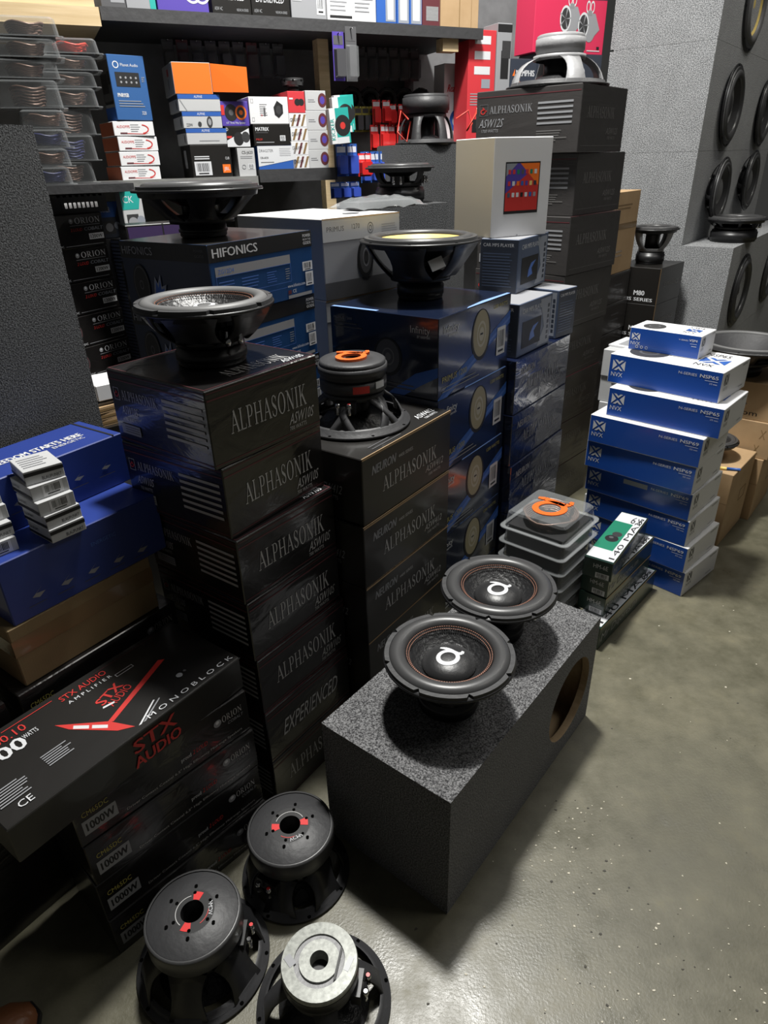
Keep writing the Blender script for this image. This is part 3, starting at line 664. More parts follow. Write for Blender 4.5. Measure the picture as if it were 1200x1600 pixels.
# ------------------------------------------------------------------ left side: amplifier and speaker cartons
def ball(p, f, x, y, r, m=GREYL): p.disc(f, x, y, r, m); p.disc(f, x + r * .0, y + r * .25, r * .45, WPRINT)
def deco_o1000(p):
    p.part('wattage_label'); p.rect('R', .03, .20, .20, .52, GREYL); p.text('R', '1000W', .045, .27, .18, KPRINT, w=.14, bold=True)
    p.part('printed_lettering'); p.text('R', 'CM65DC', .04, .60, .11, YELP, w=.13)
    ball(p, 'R', .80, .66, .085); p.text('R', 'ORION', .83, .60, .15, SPRINT, 'serif', w=.13); p.text('R', 'COBALT', .86, .48, .07, GREYL, shear=.2, w=.1)
    p.text('R', 'proud', .56, .34, .09, WPRINT, w=.06); p.text('R', '2 LOUD', .63, .34, .10, RPRINT, shear=.2, w=.09)
    p.text('R', 'Driver Contact Coaxial 6.5" High Efficiency Midrange Speakers', .24, .14, .055, SPRINT, w=.70)
K_O = Kind(.392, .20, .1110, BLK, deco_o1000)
for i in range(4):
    K_O.place('speaker_carton', 'black carton with a grey 1000W label in the low front-left stack, ' + ORD[i], 'carton', -.578 + .003 * (i % 2), .802 - .002 * i, (3 - i) * .1115, 47.1 - .4 * i, '1000 watt speaker cartons')
K_O2 = Kind(.375, .20, .1110, BLK, deco_o1000)
for i in range(5):
    K_O2.place('speaker_carton', 'black carton behind the red-lettered amplifier carton, ' + ORD[i] + ' under the brown box', 'carton', -.714, .968, (4 - i) * .1115, 54, 'cartons under the brown box')
def deco_stx(p):
    p.part('amplifier_picture')
    p.poly('T', [(.455, .30), (.475, .27), (.81, .56), (.79, .60)], RPRINT); p.poly('T', [(.335, .64), (.465, .30), (.505, .07), (.455, .15), (.355, .50)], RPRINT)
    for q in range(2): p.poly('T', [(.365 + .042 * q, .475 - .125 * q), (.40 + .042 * q, .37 - .125 * q), (.41 + .042 * q, .40 - .125 * q), (.375 + .042 * q, .505 - .125 * q)], WPRINT)
    p.text('T', 'STX', .50, .50, .10, RPRINT, w=.12, rot=.30, bold=True); p.text('T', 'AUDIO', .52, .42, .08, RPRINT, w=.12, rot=.30); p.frameline('T', .63, .72, .71, .76, .001, WPRINT); p.poly('T', [(.49, .47), (.535, .45), (.54, .47), (.495, .49)], WPRINT)
    p.poly('T', [(.515, .05), (.63, .20), (.634, .19), (.525, .045)], WPRINT); p.poly('T', [(.535, .05), (.65, .18), (.653, .17), (.545, .045)], GREYL)
    p.part('printed_lettering')
    p.rect('T', .20, .925, .40, .932, RPRINT); p.rect('T', .58, .93, .97, .934, RDARK)
    p.text('T', 'STX AUDIO', .42, .84, .07, RPRINT, w=.20); p.text('T', 'A M P L I F I E R', .43, .76, .04, WPRINT, w=.19)
    p.text('T', '3000.10', .10, .80, .09, RPRINT, w=.17); p.text('T', '3000', .03, .62, .15, WPRINT, w=.20, bold=True); p.text('T', 'WATTS', .235, .70, .055, WPRINT, w=.055)
    p.lines('T', .22, .33, .26, .42, 6, GREYL, .4, .4); p.lines('T', .03, .15, .18, .38, 7, GREYL, .4, .4); p.text('T', 'CE', .07, .08, .07, WPRINT, w=.05)
    p.text('T', 'M O N O B L O C K', .56, .035, .05, WPRINT, w=.42); p.disc('T', .78, .26, .03, GREYL); p.disc('T', .81, .27, .015, GREYD)
    p.text('R', 'STX', .46, .48, .36, RPRINT, w=.19, bold=True); p.text('R', 'AUDIO', .45, .08, .30, RPRINT, w=.21, bold=True)
    p.part('scuff'); p.rect('R', 0, .965, 1, 1, GREYD)
K_STX = Kind(.50, .225, .083, BLKM, deco_stx)
K_STX.place('amplifier_carton', 'long black amplifier carton with red diagonal picture and big red lettering', 'carton', -.612, .697, .4465, 53.6)
def deco_card(p):
    p.part('packing_tape'); p.rect('R', 0, .52, 1, .80, TAPE); p.rect('L', 0, .52, 1, .80, TAPE)
    p.part('flap_seam'); p.rect('T', .0, .495, 1, .505, TAPE)
Kind(.318, .25, .1345, CARDD, deco_card).place('cardboard_box', 'plain brown taped cardboard box beneath the two blue cartons', 'box', -.709, .994, .5575, 54.2)
def bird(p, f, x, y, k): p.poly(f, [(x, y), (x + .05 * k, y + .09 * k), (x + .02 * k, y + .03 * k), (x + .06 * k, y + .02 * k), (x + .03 * k, y - .03 * k)], GREYL)
def deco_b2(p):
    for i in range(5): bird(p, 'R', .13 + .165 * i, .30 - .03 * i, 1.3); p.rect('R', .10 + .165 * i, .17 - .02 * i, .20 + .165 * i, .18 - .02 * i, GREYD)
    p.text('R', 'ENERGETIC', .52, .64, .06, BSTRK, w=.16)
Kind(.35, .24, .1335, BLUE2, deco_b2).place('speaker_carton', 'wide royal blue carton with small white bird marks, under the other blue one', 'carton', -.700, 1.008, .6923, 53.5)
def deco_b1(p):
    for i in range(4): bird(p, 'R', .2 + .2 * i, .45, 1.2); p.rect('R', .17 + .2 * i, .30, .29 + .2 * i, .312, GREYD)
    p.text('T', 'FREEDOM STARTS HERE', .22, .40, .14, WPRINT, w=.62, bold=True); p.text('T', 'ENERGETIC', .60, .28, .08, WPRINT, w=.22)
    p.part('lid_seam'); p.rect('T', .93, 0, .945, 1, KPRINT)
Kind(.331, .150, .1125, BLUE2, deco_b1).place('speaker_carton', 'royal blue carton with FREEDOM STARTS HERE on its lid', 'carton', -.754, 1.094, .8262, 56.3)
def deco_w(p):
    p.rect('R', .0, .60, 1, .86, KPRINT); p.rect('L', 0, .12, 1, .34, KPRINT); p.lines('T', .1, .9, .15, .85, 5, GREYL, .3, .4); p.text('R', 'BLAUPUNKT', .42, .16, .24, KPRINT, w=.5); p.text('L', 'BLAUPUNKT', .08, .5, .24, KPRINT, w=.4)
def deco_w2(p): deco_barc(p); p.rect('L', 0, .12, 1, .34, KPRINT); p.text('L', 'BLAUPUNKT', .08, .5, .24, KPRINT, w=.4)
def deco_barc(p): p.barcode('R', .3, .10, .85, .95, 12, WHT)
K_W = Kind(.070, .082, .0277, WHT2, deco_w, .0008); K_W2 = Kind(.070, .082, .0277, WHT2, deco_w2, .0008)
for i, (x, y, th, k) in enumerate([(-.627, 1.085, 52, K_W), (-.629, 1.087, 53, K_W), (-.635, 1.086, 51, K_W2), (-.645, 1.094, 49, K_W2), (-.654, 1.103, 41.7, K_W)]):
    k.place('small_white_carton', 'small white carton on the blue carton, ' + ['lowest', 'second from bottom', 'middle one', 'fourth from bottom', 'topmost'][i] + ' in the pile of five', 'carton', x, y, .8262 + .0280 * i, th, 'small white cartons on the blue carton')
for i, (x, y) in enumerate([(-.679, 1.070), (-.683, 1.078), (-.692, 1.092), (-.700, 1.098)]):
    a = math.radians(50); (K_W2 if i in (0, 2) else K_W).place('small_white_carton', 'small white carton at the left picture edge, ' + ['lowest', 'second from bottom', 'third from bottom', 'topmost'][i] + ' of its pile', 'carton', x - .07 * math.cos(a) - .004, y - .07 * math.sin(a), .8262 + .0280 * i, 50, 'small white cartons at the picture edge')
enclosure('speaker_cabinet', 'tall dark carpeted cabinet behind the blue cartons at the left edge', -.945, 1.113, 0, 58, .5, .3, 1.53, CARPETD)
# gold-tinted film pack and a leather boot at the picture's left edge
fp = MB()
for i in range(9): fp.box(0, .17, .018 * i, .018 * i + .014, 0, .06 + .006 * (i % 3), FILM if i % 2 else TAPE)
o_ = obj('film_wrapped_pack', fp, None, (-.845, .805, .5572), math.radians(54)); tag(o_, 'shiny film-wrapped bundle left of the brown cardboard box', 'bundle')
s_ = MB(); s_.box(-.01, .185, -.006, .16, -.557, 0, BLK); obj('base_carton', s_, o_)
bt = MB(); P_ = [(-.16, .030, .045), (-.10, .036, .060), (-.04, .045, .058), (.03, .050, .048), (.085, .044, .036), (.115, .026, .022), (.122, .004, .012)]
vs_ = []; fs = []
for x, w, h_ in P_:
    for k in range(10):
        a = PI * k / 9; vs_.append((x, w * math.cos(a), .012 + h_ * math.sin(a) ** .8))
for i in range(len(P_) - 1):
    for k in range(9): fs.append((i * 10 + k, i * 10 + k + 1, i * 10 + 11 + k, i * 10 + 10 + k))
bt.add(vs_, fs, LEATHER, True); bo = obj('boot', None, None, (-.795, .615, 0)); bo.rotation_euler = (0, 0, .62); tag(bo, 'toe of a brown leather boot on the floor at the lower left corner', 'boot'); obj('upper', bt, bo)
sl = MB(); n = 20; pts = [(-.16 + .28 * (1 - abs(2 * k / n - 1)) if 0 else 0, 0) for k in range(n)]
ol = [(-.16, -.036), (-.1, -.04), (-.04, -.049), (.03, -.054), (.085, -.048), (.118, -.028), (.128, 0), (.118, .028), (.085, .048), (.03, .054), (-.04, .049), (-.1, .04), (-.16, .036)]
m_ = len(ol); sl.add([(x, y, 0) for x, y in ol] + [(x, y, .014) for x, y in ol], [tuple(range(m_))[::-1], tuple(range(m_, 2 * m_))] + [(i, (i + 1) % m_, m_ + (i + 1) % m_, m_ + i) for i in range(m_)], PL); obj('sole', sl, bo)

# ------------------------------------------------------------------ blue and white speaker cartons on the right
XM2 = [[(0, .98), (0, .02), (.36, .5)], [(1, .02), (1, .98), (.64, .5)], [(.14, 1), (.5, .60), (.86, 1), (.66, 1), (.5, .82), (.34, 1)], [(.14, 0), (.34, 0), (.5, .18), (.66, 0), (.86, 0), (.5, .40)]]
def deco_nvx(model, watt, small=False):
    def d(p):
        k = .40 if not small else .34
        p.part('emblem'); p.polys('L', XM2, .035, .46, k * .9, WPRINT, 1.25); p.text('L', 'NVX', .03, .24, .15, WPRINT, w=.11 if not small else .14)
        p.polys('R', XM2, .08, .52, .36, GREYD, .95); p.text('R', 'NVX', .08, .34, .13, GREYL, w=.16)
        p.part('printed_lettering')
        if not small: p.text('L', 'N-SERIES', .635, .74, .085, WPRINT, w=.155); p.text('L', model, .815, .735, .11, WPRINT, w=.15, bold=True); p.text('L', watt, .90, .56, .05, WPRINT, w=.065); p.rect('L', .86, .66, .965, .675, WPRINT)
        else:
            p.text('L', 'V-SERIES', .70, .72, .06, WPRINT, w=.13); p.text('L', model, .84, .72, .10, WPRINT, w=.11, bold=True); p.rect('L', .86, .62, .95, .635, WPRINT); p.rect('L', .88, .52, .95, .54, WPRINT)
            for q in range(3): p.disc('L', .13 + .07 * q, .17, .065, WPRINT, r0=.045)
            p.lines('L', .28, .72, .08, .22, 3, BSTRK, .3, .3)
        p.text('R', model, .72, .86, .07, GREYD, w=.2); p.rect('R', .70, .16, .86, .19, GREYL)
        p.part('top_picture'); p.disc('TL', .26, .40, .30, PLG, .95); p.disc('TL', .26, .40, .16, GREYD, .95, .12)
        p.part('top_print'); p.polys('TL', XM2, .70, .34, .30, BPRINT, 1.2); p.text('TL', 'NVX', .70, .16, .12, KPRINT, w=.16); p.text('TL', model, .68, .74, .14, GREYD, w=.20)
    return d
NVM = {'all': WHT, 'L': BLUE}
K_65 = Kind(.24, .39, .1028, NVM, deco_nvx('NSP65', '275 watt')); K_69 = Kind(.268, .40, .1028, NVM, deco_nvx('NSP69', '325 watt'))
NV = [(1.098, 2.060, 45, K_65), (1.098, 2.006, 47.3, K_65), (1.054, 2.010, 47, K_69), (1.052, 2.014, 46, K_69), (1.062, 2.018, 45, K_69), (1.068, 2.014, 44, K_69), (1.077, 2.002, 43, K_69), (1.087, 2.001, 41, K_69)]
for i, (x, y, th, k) in enumerate(NV):
    o_ = k.place('speaker_carton', 'blue and white speaker carton in the right-hand stack, ' + ORD[i], 'carton', x, y, (7 - i) * .1033, th, 'blue and white speaker cartons')
    if i == 4: s_ = MB(); s_.box(-.0012, 0, .16, .25, .070, .088, GREYL); obj('paper_sticker', s_, o_)
Kind(.133, .249, .079, NVM, deco_nvx('VSP4', '', True)).place('speaker_carton', 'small blue and white carton lying on the blue and white stack', 'carton', 1.080, 2.216, .8266, 46.4)
def deco_wb(p): p.lines('R', .15, .6, .2, .8, 5, GREYD, .4); p.lines('L', .2, .8, .2, .8, 5, GREYD, .4, .3)
K_WB = Kind(.20, .24, .1080, WHT2, deco_wb)
for i in range(7): K_WB.place('white_carton', 'plain white carton behind the blue and white stack, ' + ORD[i], 'carton', 1.088 + .006 * ((i * 7) % 3), 2.50 + .008 * (i % 2), (6 - i) * .1085, 50 + (i % 3), 'white cartons behind the blue and white stack')
p_ = MB(); p_.box(0, .16, 0, .20, 0, .006, WHT); o_ = obj('paper_manual', p_, None, (1.08, 2.56, .7600), .8); tag(o_, 'white paper manual on the white cartons', 'manual'); q_ = MB(); q_.box(.02, .14, .03, .17, .006, .0065, GREYL); obj('printed_panel', q_, o_)

# ------------------------------------------------------------------ clear cases of wiring and green speaker cartons
def rrect(w, d, r, z, n=4, ox=0, oy=0):
    out = []
    for cx, cy, a0 in ((w - r, d - r, 0), (r, d - r, PI / 2), (r, r, PI), (w - r, r, 1.5 * PI)):
        for k in range(n + 1): a = a0 + PI / 2 * k / n; out.append((ox + cx + r * math.cos(a), oy + cy + r * math.sin(a), z))
    return out
_cs = {}
def clamshell(name, label, loc, th, w, d, h, coil=WIRE, group=None, fl=.012, mat=CLEAR, cat='plastic case', card=None):
    key = (w, d, h, coil.name, mat.name, card.name if card else '')
    if key not in _cs:
        i = fl; s = MB(); L0 = rrect(w - 2 * i, d - 2 * i, .02, .002, 4, i, i); L1 = rrect(w - 2 * i - .012, d - 2 * i - .012, .02, h - .006, 4, i + .006, i + .006); L2 = rrect(w - 2 * i - .026, d - 2 * i - .026, .016, h, 4, i + .013, i + .013); n = len(L0)
        s.add(L0 + L1 + L2, [(a, (a + 1) % n, n + (a + 1) % n, n + a) for a in range(n)] + [(n + a, n + (a + 1) % n, 2 * n + (a + 1) % n, 2 * n + a) for a in range(n)] + [tuple(range(2 * n, 3 * n))], mat, False)
        f = MB(); A = rrect(w, d, .022, 0); B = rrect(w - 2 * i, d - 2 * i, .02, .0, 4, i, i); A2 = [(x, y, .003) for x, y, z in A]; B2 = [(x, y, .003) for x, y, z in B]
        f.add(A + B + A2 + B2, [(a, (a + 1) % n, n + (a + 1) % n, n + a) for a in range(n)] + [(2 * n + a, 2 * n + (a + 1) % n, 3 * n + (a + 1) % n, 3 * n + a) for a in range(n)] + [(a, (a + 1) % n, 2 * n + (a + 1) % n, 2 * n + a) for a in range(n)], FILM)
        c = MB(); rr = random.Random(int(w * 1000))
        for q in range(7):
            r = min(w, d) * (.27 + .014 * q); z = .008 + (h - .02) * q / 7
            c.tube([(w / 2 + r * math.cos(a * PI / 12) * 1.05 + rr.uniform(-.003, .003), d / 2 + r * math.sin(a * PI / 12), z + .004 * math.sin(a * .9)) for a in range(24)], .0035, coil, 6, True)
        b = MB(); b.box(i + .012, w - i - .012, i + .012, d - i - .012, .003, .007 if mat is CLEAR else h - .008, card or KPRINT)
        _cs[key] = [('flange', f.mesh('flange')), ('wire_coil', c.mesh('wire_coil')), ('backing_card', b.mesh('backing_card'))], s.mesh('shell')
    parts, sh = _cs[key]
    o = obj(name, sh, None, loc, math.radians(th)); tag(o, label, cat, group)
    for n_, me in parts: obj(n_, me, o)
    return o
for i in range(8):
    top = i == 7
    o_ = clamshell('clear_plastic_case', ('clear case with a flat orange alpha emblem on top, topmost of its pile' if top else 'clear case of coiled wire under the orange-emblem case, ' + ['lowest of the pile', 'second from bottom', 'third from bottom', 'fourth from bottom', 'fifth from bottom', 'sixth from bottom', 'seventh from bottom'][i]), (.549 + .003 * (i % 2), 1.722 + .002 * ((i * 3) % 4), .0555 * i), 48 + (i % 2), .252, .242, .0552, WIRE, 'clear cases of wiring', card=KPRINT, mat=CLEAR if top else SMOKE)
    if top:
        lg = MB(); sc = .135
        for p in alpha_logo(): lg.add([((x - .5) * sc, (y - .45) * sc, z) for z in (0, .003) for x, y in p], [tuple(range(len(p))), tuple(range(len(p), 2 * len(p)))] + [(a, (a + 1) % len(p), len(p) + (a + 1) % len(p), len(p) + a) for a in range(len(p))], ORNG)
        e_ = obj('emblem', lg, o_, (.128, .12, .0556)); e_.rotation_euler = (0, 0, -.75); e_['label'] = 'flat orange alpha emblem'
def deco_g(p):
    p.part('top_picture'); p.rect('T', .02, .03, .98, .97, WPRINT); p.rect('T', .20, .30, .78, .98, GRN); p.disc('T', .42, .62, .23, KPRINT, 1.1); p.disc('T', .52, .55, .17, PLG, 1.1); p.disc('T', .44, .66, .08, GREYD)
    p.part('top_lettering'); p.text('T', '140 MAX', .06, .07, .19, KPRINT, w=.88); p.text('TL', '6.5', .55, .80, .14, KPRINT, w=.4, rot=0)
    p.part('printed_lettering'); p.text('R', 'Mr Dqorts.m', .03, .30, .36, GREYL, w=.62, shear=.1); p.text('L', 'HM-6E', .35, .55, .22, WPRINT, w=.5); p.rect('R', 0, .94, 1, 1, CARD)
    p.barcode('L', .45, .06, .92, .34, 10)
K_G = Kind(.365, .095, .0715, GRND, deco_g); K_G4 = Kind(.455, .095, .0885, GRND, deco_g)
for i, (x, y, z, th, k) in enumerate([(.722, 1.765, .2335, 53.5, K_G), (.722, 1.779, .1615, 47.5, K_G), (.720, 1.776, .0895, 47.5, K_G), (.694, 1.716, 0, 47.5, K_G4)]):
    k.place('speaker_carton', ['green and white speaker carton beside the clear cases, topmost of its pile', 'dark green carton beside the clear cases, second from top and slipped right', 'dark green carton beside the clear cases, third from top', 'longer dark green carton on the floor under the green ones'][i], 'carton', x, y, z, th, 'green speaker cartons')

# ------------------------------------------------------------------ fourth stack: film-wrapped cartons and head unit cartons
K_M = Kind(.425, .38, .1776, NAVYF, deco_neuron('NSA412', '1800 WATTS', GREYL, False))
for i, (x, y) in enumerate([(.4225, 2.024), (.4225, 2.020), (.429, 2.018), (.426, 2.018), (.426, 2.018)]):
    K_M.place('subwoofer_carton', 'creased film-wrapped navy carton under the player cartons, ' + ORD[i] + ' of five', 'carton', x, y, (4 - i) * .1785, 52.9, 'film-wrapped navy cartons')
def deco_mp(flip=False):
    a, b = ('R', 'L') if not flip else ('L', 'R')
    def d(p):
        p.text(a, 'CAR MP5 PLAYER', .10, .80, .085, WPRINT, w=.62); p.poly(a, [(.62, .95), (.95, .95), (.95, .05), (.60, .05), (.78, .40)], MPS)
        p.part('screen_picture'); p.rect(a, .12, .14, .68, .64, KPRINT); p.poly(a, [(.34, .24), (.50, .28), (.46, .40), (.60, .54), (.44, .50), (.36, .38)], BSTRK)
        p.part('app_icons')
        for q in range(7): p.rect(a, .86, .12 + .105 * q, .92, .19 + .105 * q, MPD)
        p.part('printed_lettering'); p.text(b, 'CAR MP5 PLAYER', .08, .86, .06, WPRINT, w=.8); p.lines(b, .08, .88, .10, .76, 12, MPB, .35, .15)
    return d
MPM = {'all': MPB, 'L': MPD, 'T': GREYL}
K_MP = Kind(.262, .132, .1640, MPM, deco_mp()); K_MPb = Kind(.241, .150, .1640, MPM, deco_mp()); K_MPc = Kind(.117, .15, .1600, {'all': MPB, 'R': MPD, 'T': GREYL}, deco_mp(True))
K_MP.place('head_unit_carton', 'slate blue car player carton standing under the white tablet box', 'carton', .447, 2.222, 1.0580, 57, 'car player cartons')
K_MPb.place('head_unit_carton', 'slate blue car player carton below the upper one, front of the pair', 'carton', .4265, 2.051, .8930, 52.6, 'car player cartons')
K_MPc.place('head_unit_carton', 'slate blue car player carton, right of the pair with its text side outward', 'carton', .6065, 2.290, .8930, 45.4, 'car player cartons')
K_MPd = Kind(.20, .16, .1640, MPM, deco_mp()); K_MPd.place('head_unit_carton', 'slate blue car player carton mostly hidden behind the upper front one', 'carton', .46, 2.215, .8930, 52.6, 'car player cartons') if 0 else None
def deco_tab(p):
    p.part('screen_picture'); p.rect('R', .20, .24, .80, .76, KPRINT); p.rect('R', .215, .27, .785, .745, RPRINT); p.poly('R', [(.215, .745), (.785, .745), (.215, .45)], PURP); p.poly('R', [(.45, .745), (.785, .745), (.785, .52)], ORNGP); p.poly('R', [(.215, .745), (.40, .745), (.215, .62)], MPS)
    p.part('app_icons'); cl = [RED, RED, GRN, GREYD, RED, GRN, WPRINT, RED, WPRINT, ORNGP, BPRINT, PURP, YEL, MPD, MPB, WPRINT, WPRINT, KPRINT, WPRINT, BPRINT, GREYL]
    for r in range(3):
        for c in range(7): p.rect('R', .25 + .075 * c, .64 - .115 * r, .295 + .075 * c, .685 - .115 * r, cl[r * 7 + c])
    p.part('glue_flap'); p.rect('R', .45, .0, .47, .02, GREYL); p.rect('L', 0, 0, 1, .006, GREYL)
Kind(.222, .219, .282, {'all': WHT, 'L': CREAM}, deco_tab).place('tablet_carton', 'white box with a colourful tablet screen picture', 'carton', .364, 2.275, 1.2230, 26)

# ------------------------------------------------------------------ tall stack of black cartons, greyed for haze, and its grey woofer
def deco_s(p):
    p.rect('L', .01, .90, .99, .915, RDARK); p.rect('T', 0, .0, 1, .01, RDARK)
    p.part('printed_lettering'); p.text('R', 'ALPHASONIK', .14, .52, .17, DPRINT, 'serif', w=.60); p.text('R', 'ASW12S', .58, .28, .10, DPRINT, shear=.25, w=.26); p.text('R', '1700 WATTS', .62, .20, .045, DPRINT, w=.18); p.rect('R', .05, .10, .95, .105, DPRINT)
    p.frameline('L', .035, .62, .12, .80, .002, GREYD); p.polys('L', alpha_logo(), .045, .645, .11, RPRINT, 1.1)
    p.text('L', 'ALPHASONIK', .14, .65, .115, GREYL, 'serif', w=.42); p.text('L', 'ASW12S', .03, .44, .13, GREYL, shear=.3, w=.24); p.text('L', '1700 WATTS', .06, .36, .05, GREYL, shear=.2, w=.17)
    p.lines('L', .61, .93, .42, .80, 5, GREYL, .42); p.lines('L', .61, .90, .18, .36, 5, DPRINT, .35, .4)
    p.part('warning_sticker'); p.rect('L', .03, .12, .26, .28, GREYL); p.poly('L', [(.045, .14), (.095, .14), (.07, .25)], YELP); p.lines('L', .11, .25, .15, .26, 3, GREYD, .3)
K_S = Kind(.395, .42, .2078, BLKS, deco_s)
for i, (x, y, th) in enumerate([(.713, 2.643, 50.1), (.728, 2.676, 47.6), (.718, 2.650, 45.5), (.718, 2.652, 46.5), (.716, 2.655, 47), (.72, 2.655, 47), (.72, 2.655, 47), (.72, 2.655, 47)]):
    K_S.place('subwoofer_carton', 'haze-greyed black film-wrapped carton in the tallest stack, ' + ORD[i], 'carton', x, y, (7 - i) * .2085, th, 'haze-greyed black cartons in the tallest stack')
woofer('subwoofer', 'grey cast-metal woofer face down on the tallest carton stack', (.685, 2.90, 1.6690), .375, .165, .088, .06, inv=True, nsp=4, spw=.075, bulge=.42, frame=PLS, magm=PLS, flange=PLG, rz=.35, cone=CONE)
# brown box, black cartons and small woofer further back
def deco_br(p): p.lines('R', .1, .7, .78, .86, 2, TAPE, .4, .2); p.lines('R', .2, .5, .2, .3, 2, TAPE, .4, .2); p.rect('R', 0, .55, 1, .62, TAPE)
def deco_bk(p): p.part('worn_edge'); p.rect('R', 0, .0, .035, 1, CARD); p.part('printed_lettering'); p.text('L', 'M80', .52, .24, .13, WPRINT, w=.22, bold=True); p.text('L', 'IS SERIES', .40, .08, .09, WPRINT, w=.52, bold=True); p.text('R', 'EXPERIENCE', .25, .45, .12, DPRINT, w=.6)
K_BK = Kind(.30, .24, .1690, BLKM, deco_bk)
for i in range(5): K_BK.place('amplifier_carton', 'black carton with white lettering and tan edge by the grey speaker boxes, ' + ORD[i], 'carton', 1.345, 3.298, .966 - .1695 * (i + 1) + (0 if i < 4 else 0), 47.2, 'black cartons by the grey speaker boxes')
b_ = MB(); b_.box(0, .30, 0, .24, 0, .118, BLKM); o_ = obj('black_carton', b_, None, (1.345, 3.298, 0), math.radians(47.2)); tag(o_, 'plain black base carton under the tan-edged black cartons', 'carton'); q_ = MB(); q_.box(-.0006, 0, .05, .2, .03, .06, GREYD); obj('printed_panel', q_, o_)
def deco_bl(p): p.lines('R', .35, .7, .3, .7, 2, GREYD, .3, .3); p.rect('R', .02, .93, .98, .96, GREYD)
K_BL = Kind(.28, .26, .1360, BLKS, deco_bl)
for i in range(7): K_BL.place('black_carton', 'black carton under the open brown box, ' + ORD[i], 'carton', 1.055, 3.178, (6 - i) * .1365, 49.8 - (i % 2), 'black cartons under the brown box')
Kind(.275, .24, .348, CARD, deco_br).place('cardboard_box', 'tall brown cardboard box on black cartons beside the tallest stack', 'box', 1.056, 3.185, .9560, 49.8)
woofer('subwoofer', 'small black woofer standing on the white-lettered black carton', (1.362, 3.50, .9660), .235, .165, .068, .055, nsp=4, spw=.04, frame=PLS, flange=PL, rz=.3, bulge=.35)

# ------------------------------------------------------------------ grey carpeted speaker boxes and their drivers
def u2(s, t, z): a = math.radians(52); return (s * math.cos(a) - t * math.sin(a), s * math.sin(a) + t * math.cos(a), z)
TWX = [(1.905, 'uppermost of the column'), (1.455, 'second from top of the column'), (1.025, 'third from top of the column')]
for z, lb in TWX:
    hgt = .50 if z > 1.9 else (.449 if z > 1.4 else .429)
    x, y, _ = u2(3.852, 1.006, 0); enclosure('speaker_box', 'light grey carpeted speaker box, ' + lb, x, y, z, 52, 1.7, .50, hgt, CARPETL, group='grey carpeted speaker boxes')
x, y, _ = u2(3.852, .757, 0); enclosure('speaker_box', 'grey carpeted speaker box jutting out under the column', x, y, .535, 52, 1.9, .749, .489, CARPETL, group='grey carpeted speaker boxes')
x, y, _ = u2(3.852, .757, 0); enclosure('speaker_box', 'lowest grey carpeted speaker box standing on the floor', x, y, 0, 52, 1.9, .749, .534, CARPETL, group='grey carpeted speaker boxes')
def facing(label, s, t, z, D, H, sink, **k):
    x, y, _ = u2(s, t + sink - .001, z); return woofer('mounted_subwoofer', label, (x, y, z), D, H, D * .22, H * .35, rot=(PI / 2, 0, math.radians(52)), group='drivers in the grey speaker boxes', nsp=4, **k)
facing('driver with a yellow cone in the uppermost grey speaker box', 4.42, 1.006, 2.10, .40, .07, .06, cone=YEL, dome=YEL, surround=RUBG)
facing('black driver in the second grey speaker box, nearer of its pair', 4.27, 1.006, 1.655, .37, .075, .05, cone=PLG, dome=PLG)
facing('black driver in the second grey speaker box, farther of its pair', 5.10, 1.006, 1.655, .37, .075, .05, cone=PLG, dome=PLG)
facing('driver with silver cone in the third grey speaker box, nearer of its pair', 4.22, 1.006, 1.262, .33, .11, .05, cone=PLG, dome=ALU, surw=.16, domer=.45)
facing('driver with silver cone in the third grey speaker box, farther of its pair', 4.92, 1.006, 1.29, .33, .11, .05, cone=PLG, dome=ALU, surw=.16, domer=.45)
facing('black driver in the jutting lower grey box, nearer of its pair', 4.20, .757, .77, .385, .06, .05, cone=PLG, dome=PLG)
facing('black driver in the jutting lower grey box, farther of its pair', 5.02, .757, .77, .385, .06, .05, cone=PLG, dome=PLG)
x, y, _ = u2(4.17, .835, 0)
lyw = woofer('subwoofer', 'black woofer with shiny basket lying on the jutting grey box', (x, y, 1.0245), .30, .115, .115, .06, nsp=8, spw=.02, inv=False, frame=PL, rz=.3, terms=(-1.2,), dome=CHR, cone=PL, domer=.25)

# ------------------------------------------------------------------ cardboard boxes at the right edge
def deco_cb(p):
    p.part('flap_seam'); p.rect('T', 0, .495, 1, .505, TAPE); p.rect('L', 0, .60, 1, .605, TAPE); p.part('printed_marks'); p.frameline('R', .55, .45, .8, .62, .004, TAPE); p.rect('L', .35, .2, .6, .4, TAPE)
Kind(.31, .30, .325, CARD, deco_cb).place('cardboard_box', 'open-topped brown cardboard box right of the blue and white stack', 'box', 1.377, 2.345, 0, 47.9)
woofer('subwoofer', 'small black woofer lying on the brown cardboard box', (1.375, 2.555, .3255), .20, .075, .05, .03, nsp=4, frame=PL)
pn = MB(); pn.tube([(0, 0, .006), (.05, 0, .006)], .006, BPRINT, 8); o_ = obj('marker_pen', pn, None, (1.372, 2.40, .3252), -.3); tag(o_, 'blue and yellow marker pen on the brown cardboard box', 'pen'); q_ = MB(); q_.tube([(-.03, 0, .006), (0, 0, .006)], .0065, YEL, 8); obj('cap', q_, o_)
def deco_u1(p): p.poly('L', [(.30, .78), (.50, .78), (.62, .40), (.30, .40)], GREYD); p.rect('L', .30, .55, .62, .60, CARD); p.text('L', 'audio.com', .20, .12, .13, KPRINT, w=.55)
def deco_u2(p): p.part('printed_marks'); p.text('L', 'X', .84, .55, .25, TAPE, w=.07); p.text('L', 'X', .80, .12, .25, TAPE, w=.07); p.poly('L', [(.1, .3), (.3, .6), (.3, .1)], TAPE)
Kind(.34, .34, .288, CARD, deco_cb).place('cardboard_box', 'brown cardboard box on the floor, base of the right-edge pile', 'box', 1.615, 2.562, 0, 50, 'brown boxes at the right edge')
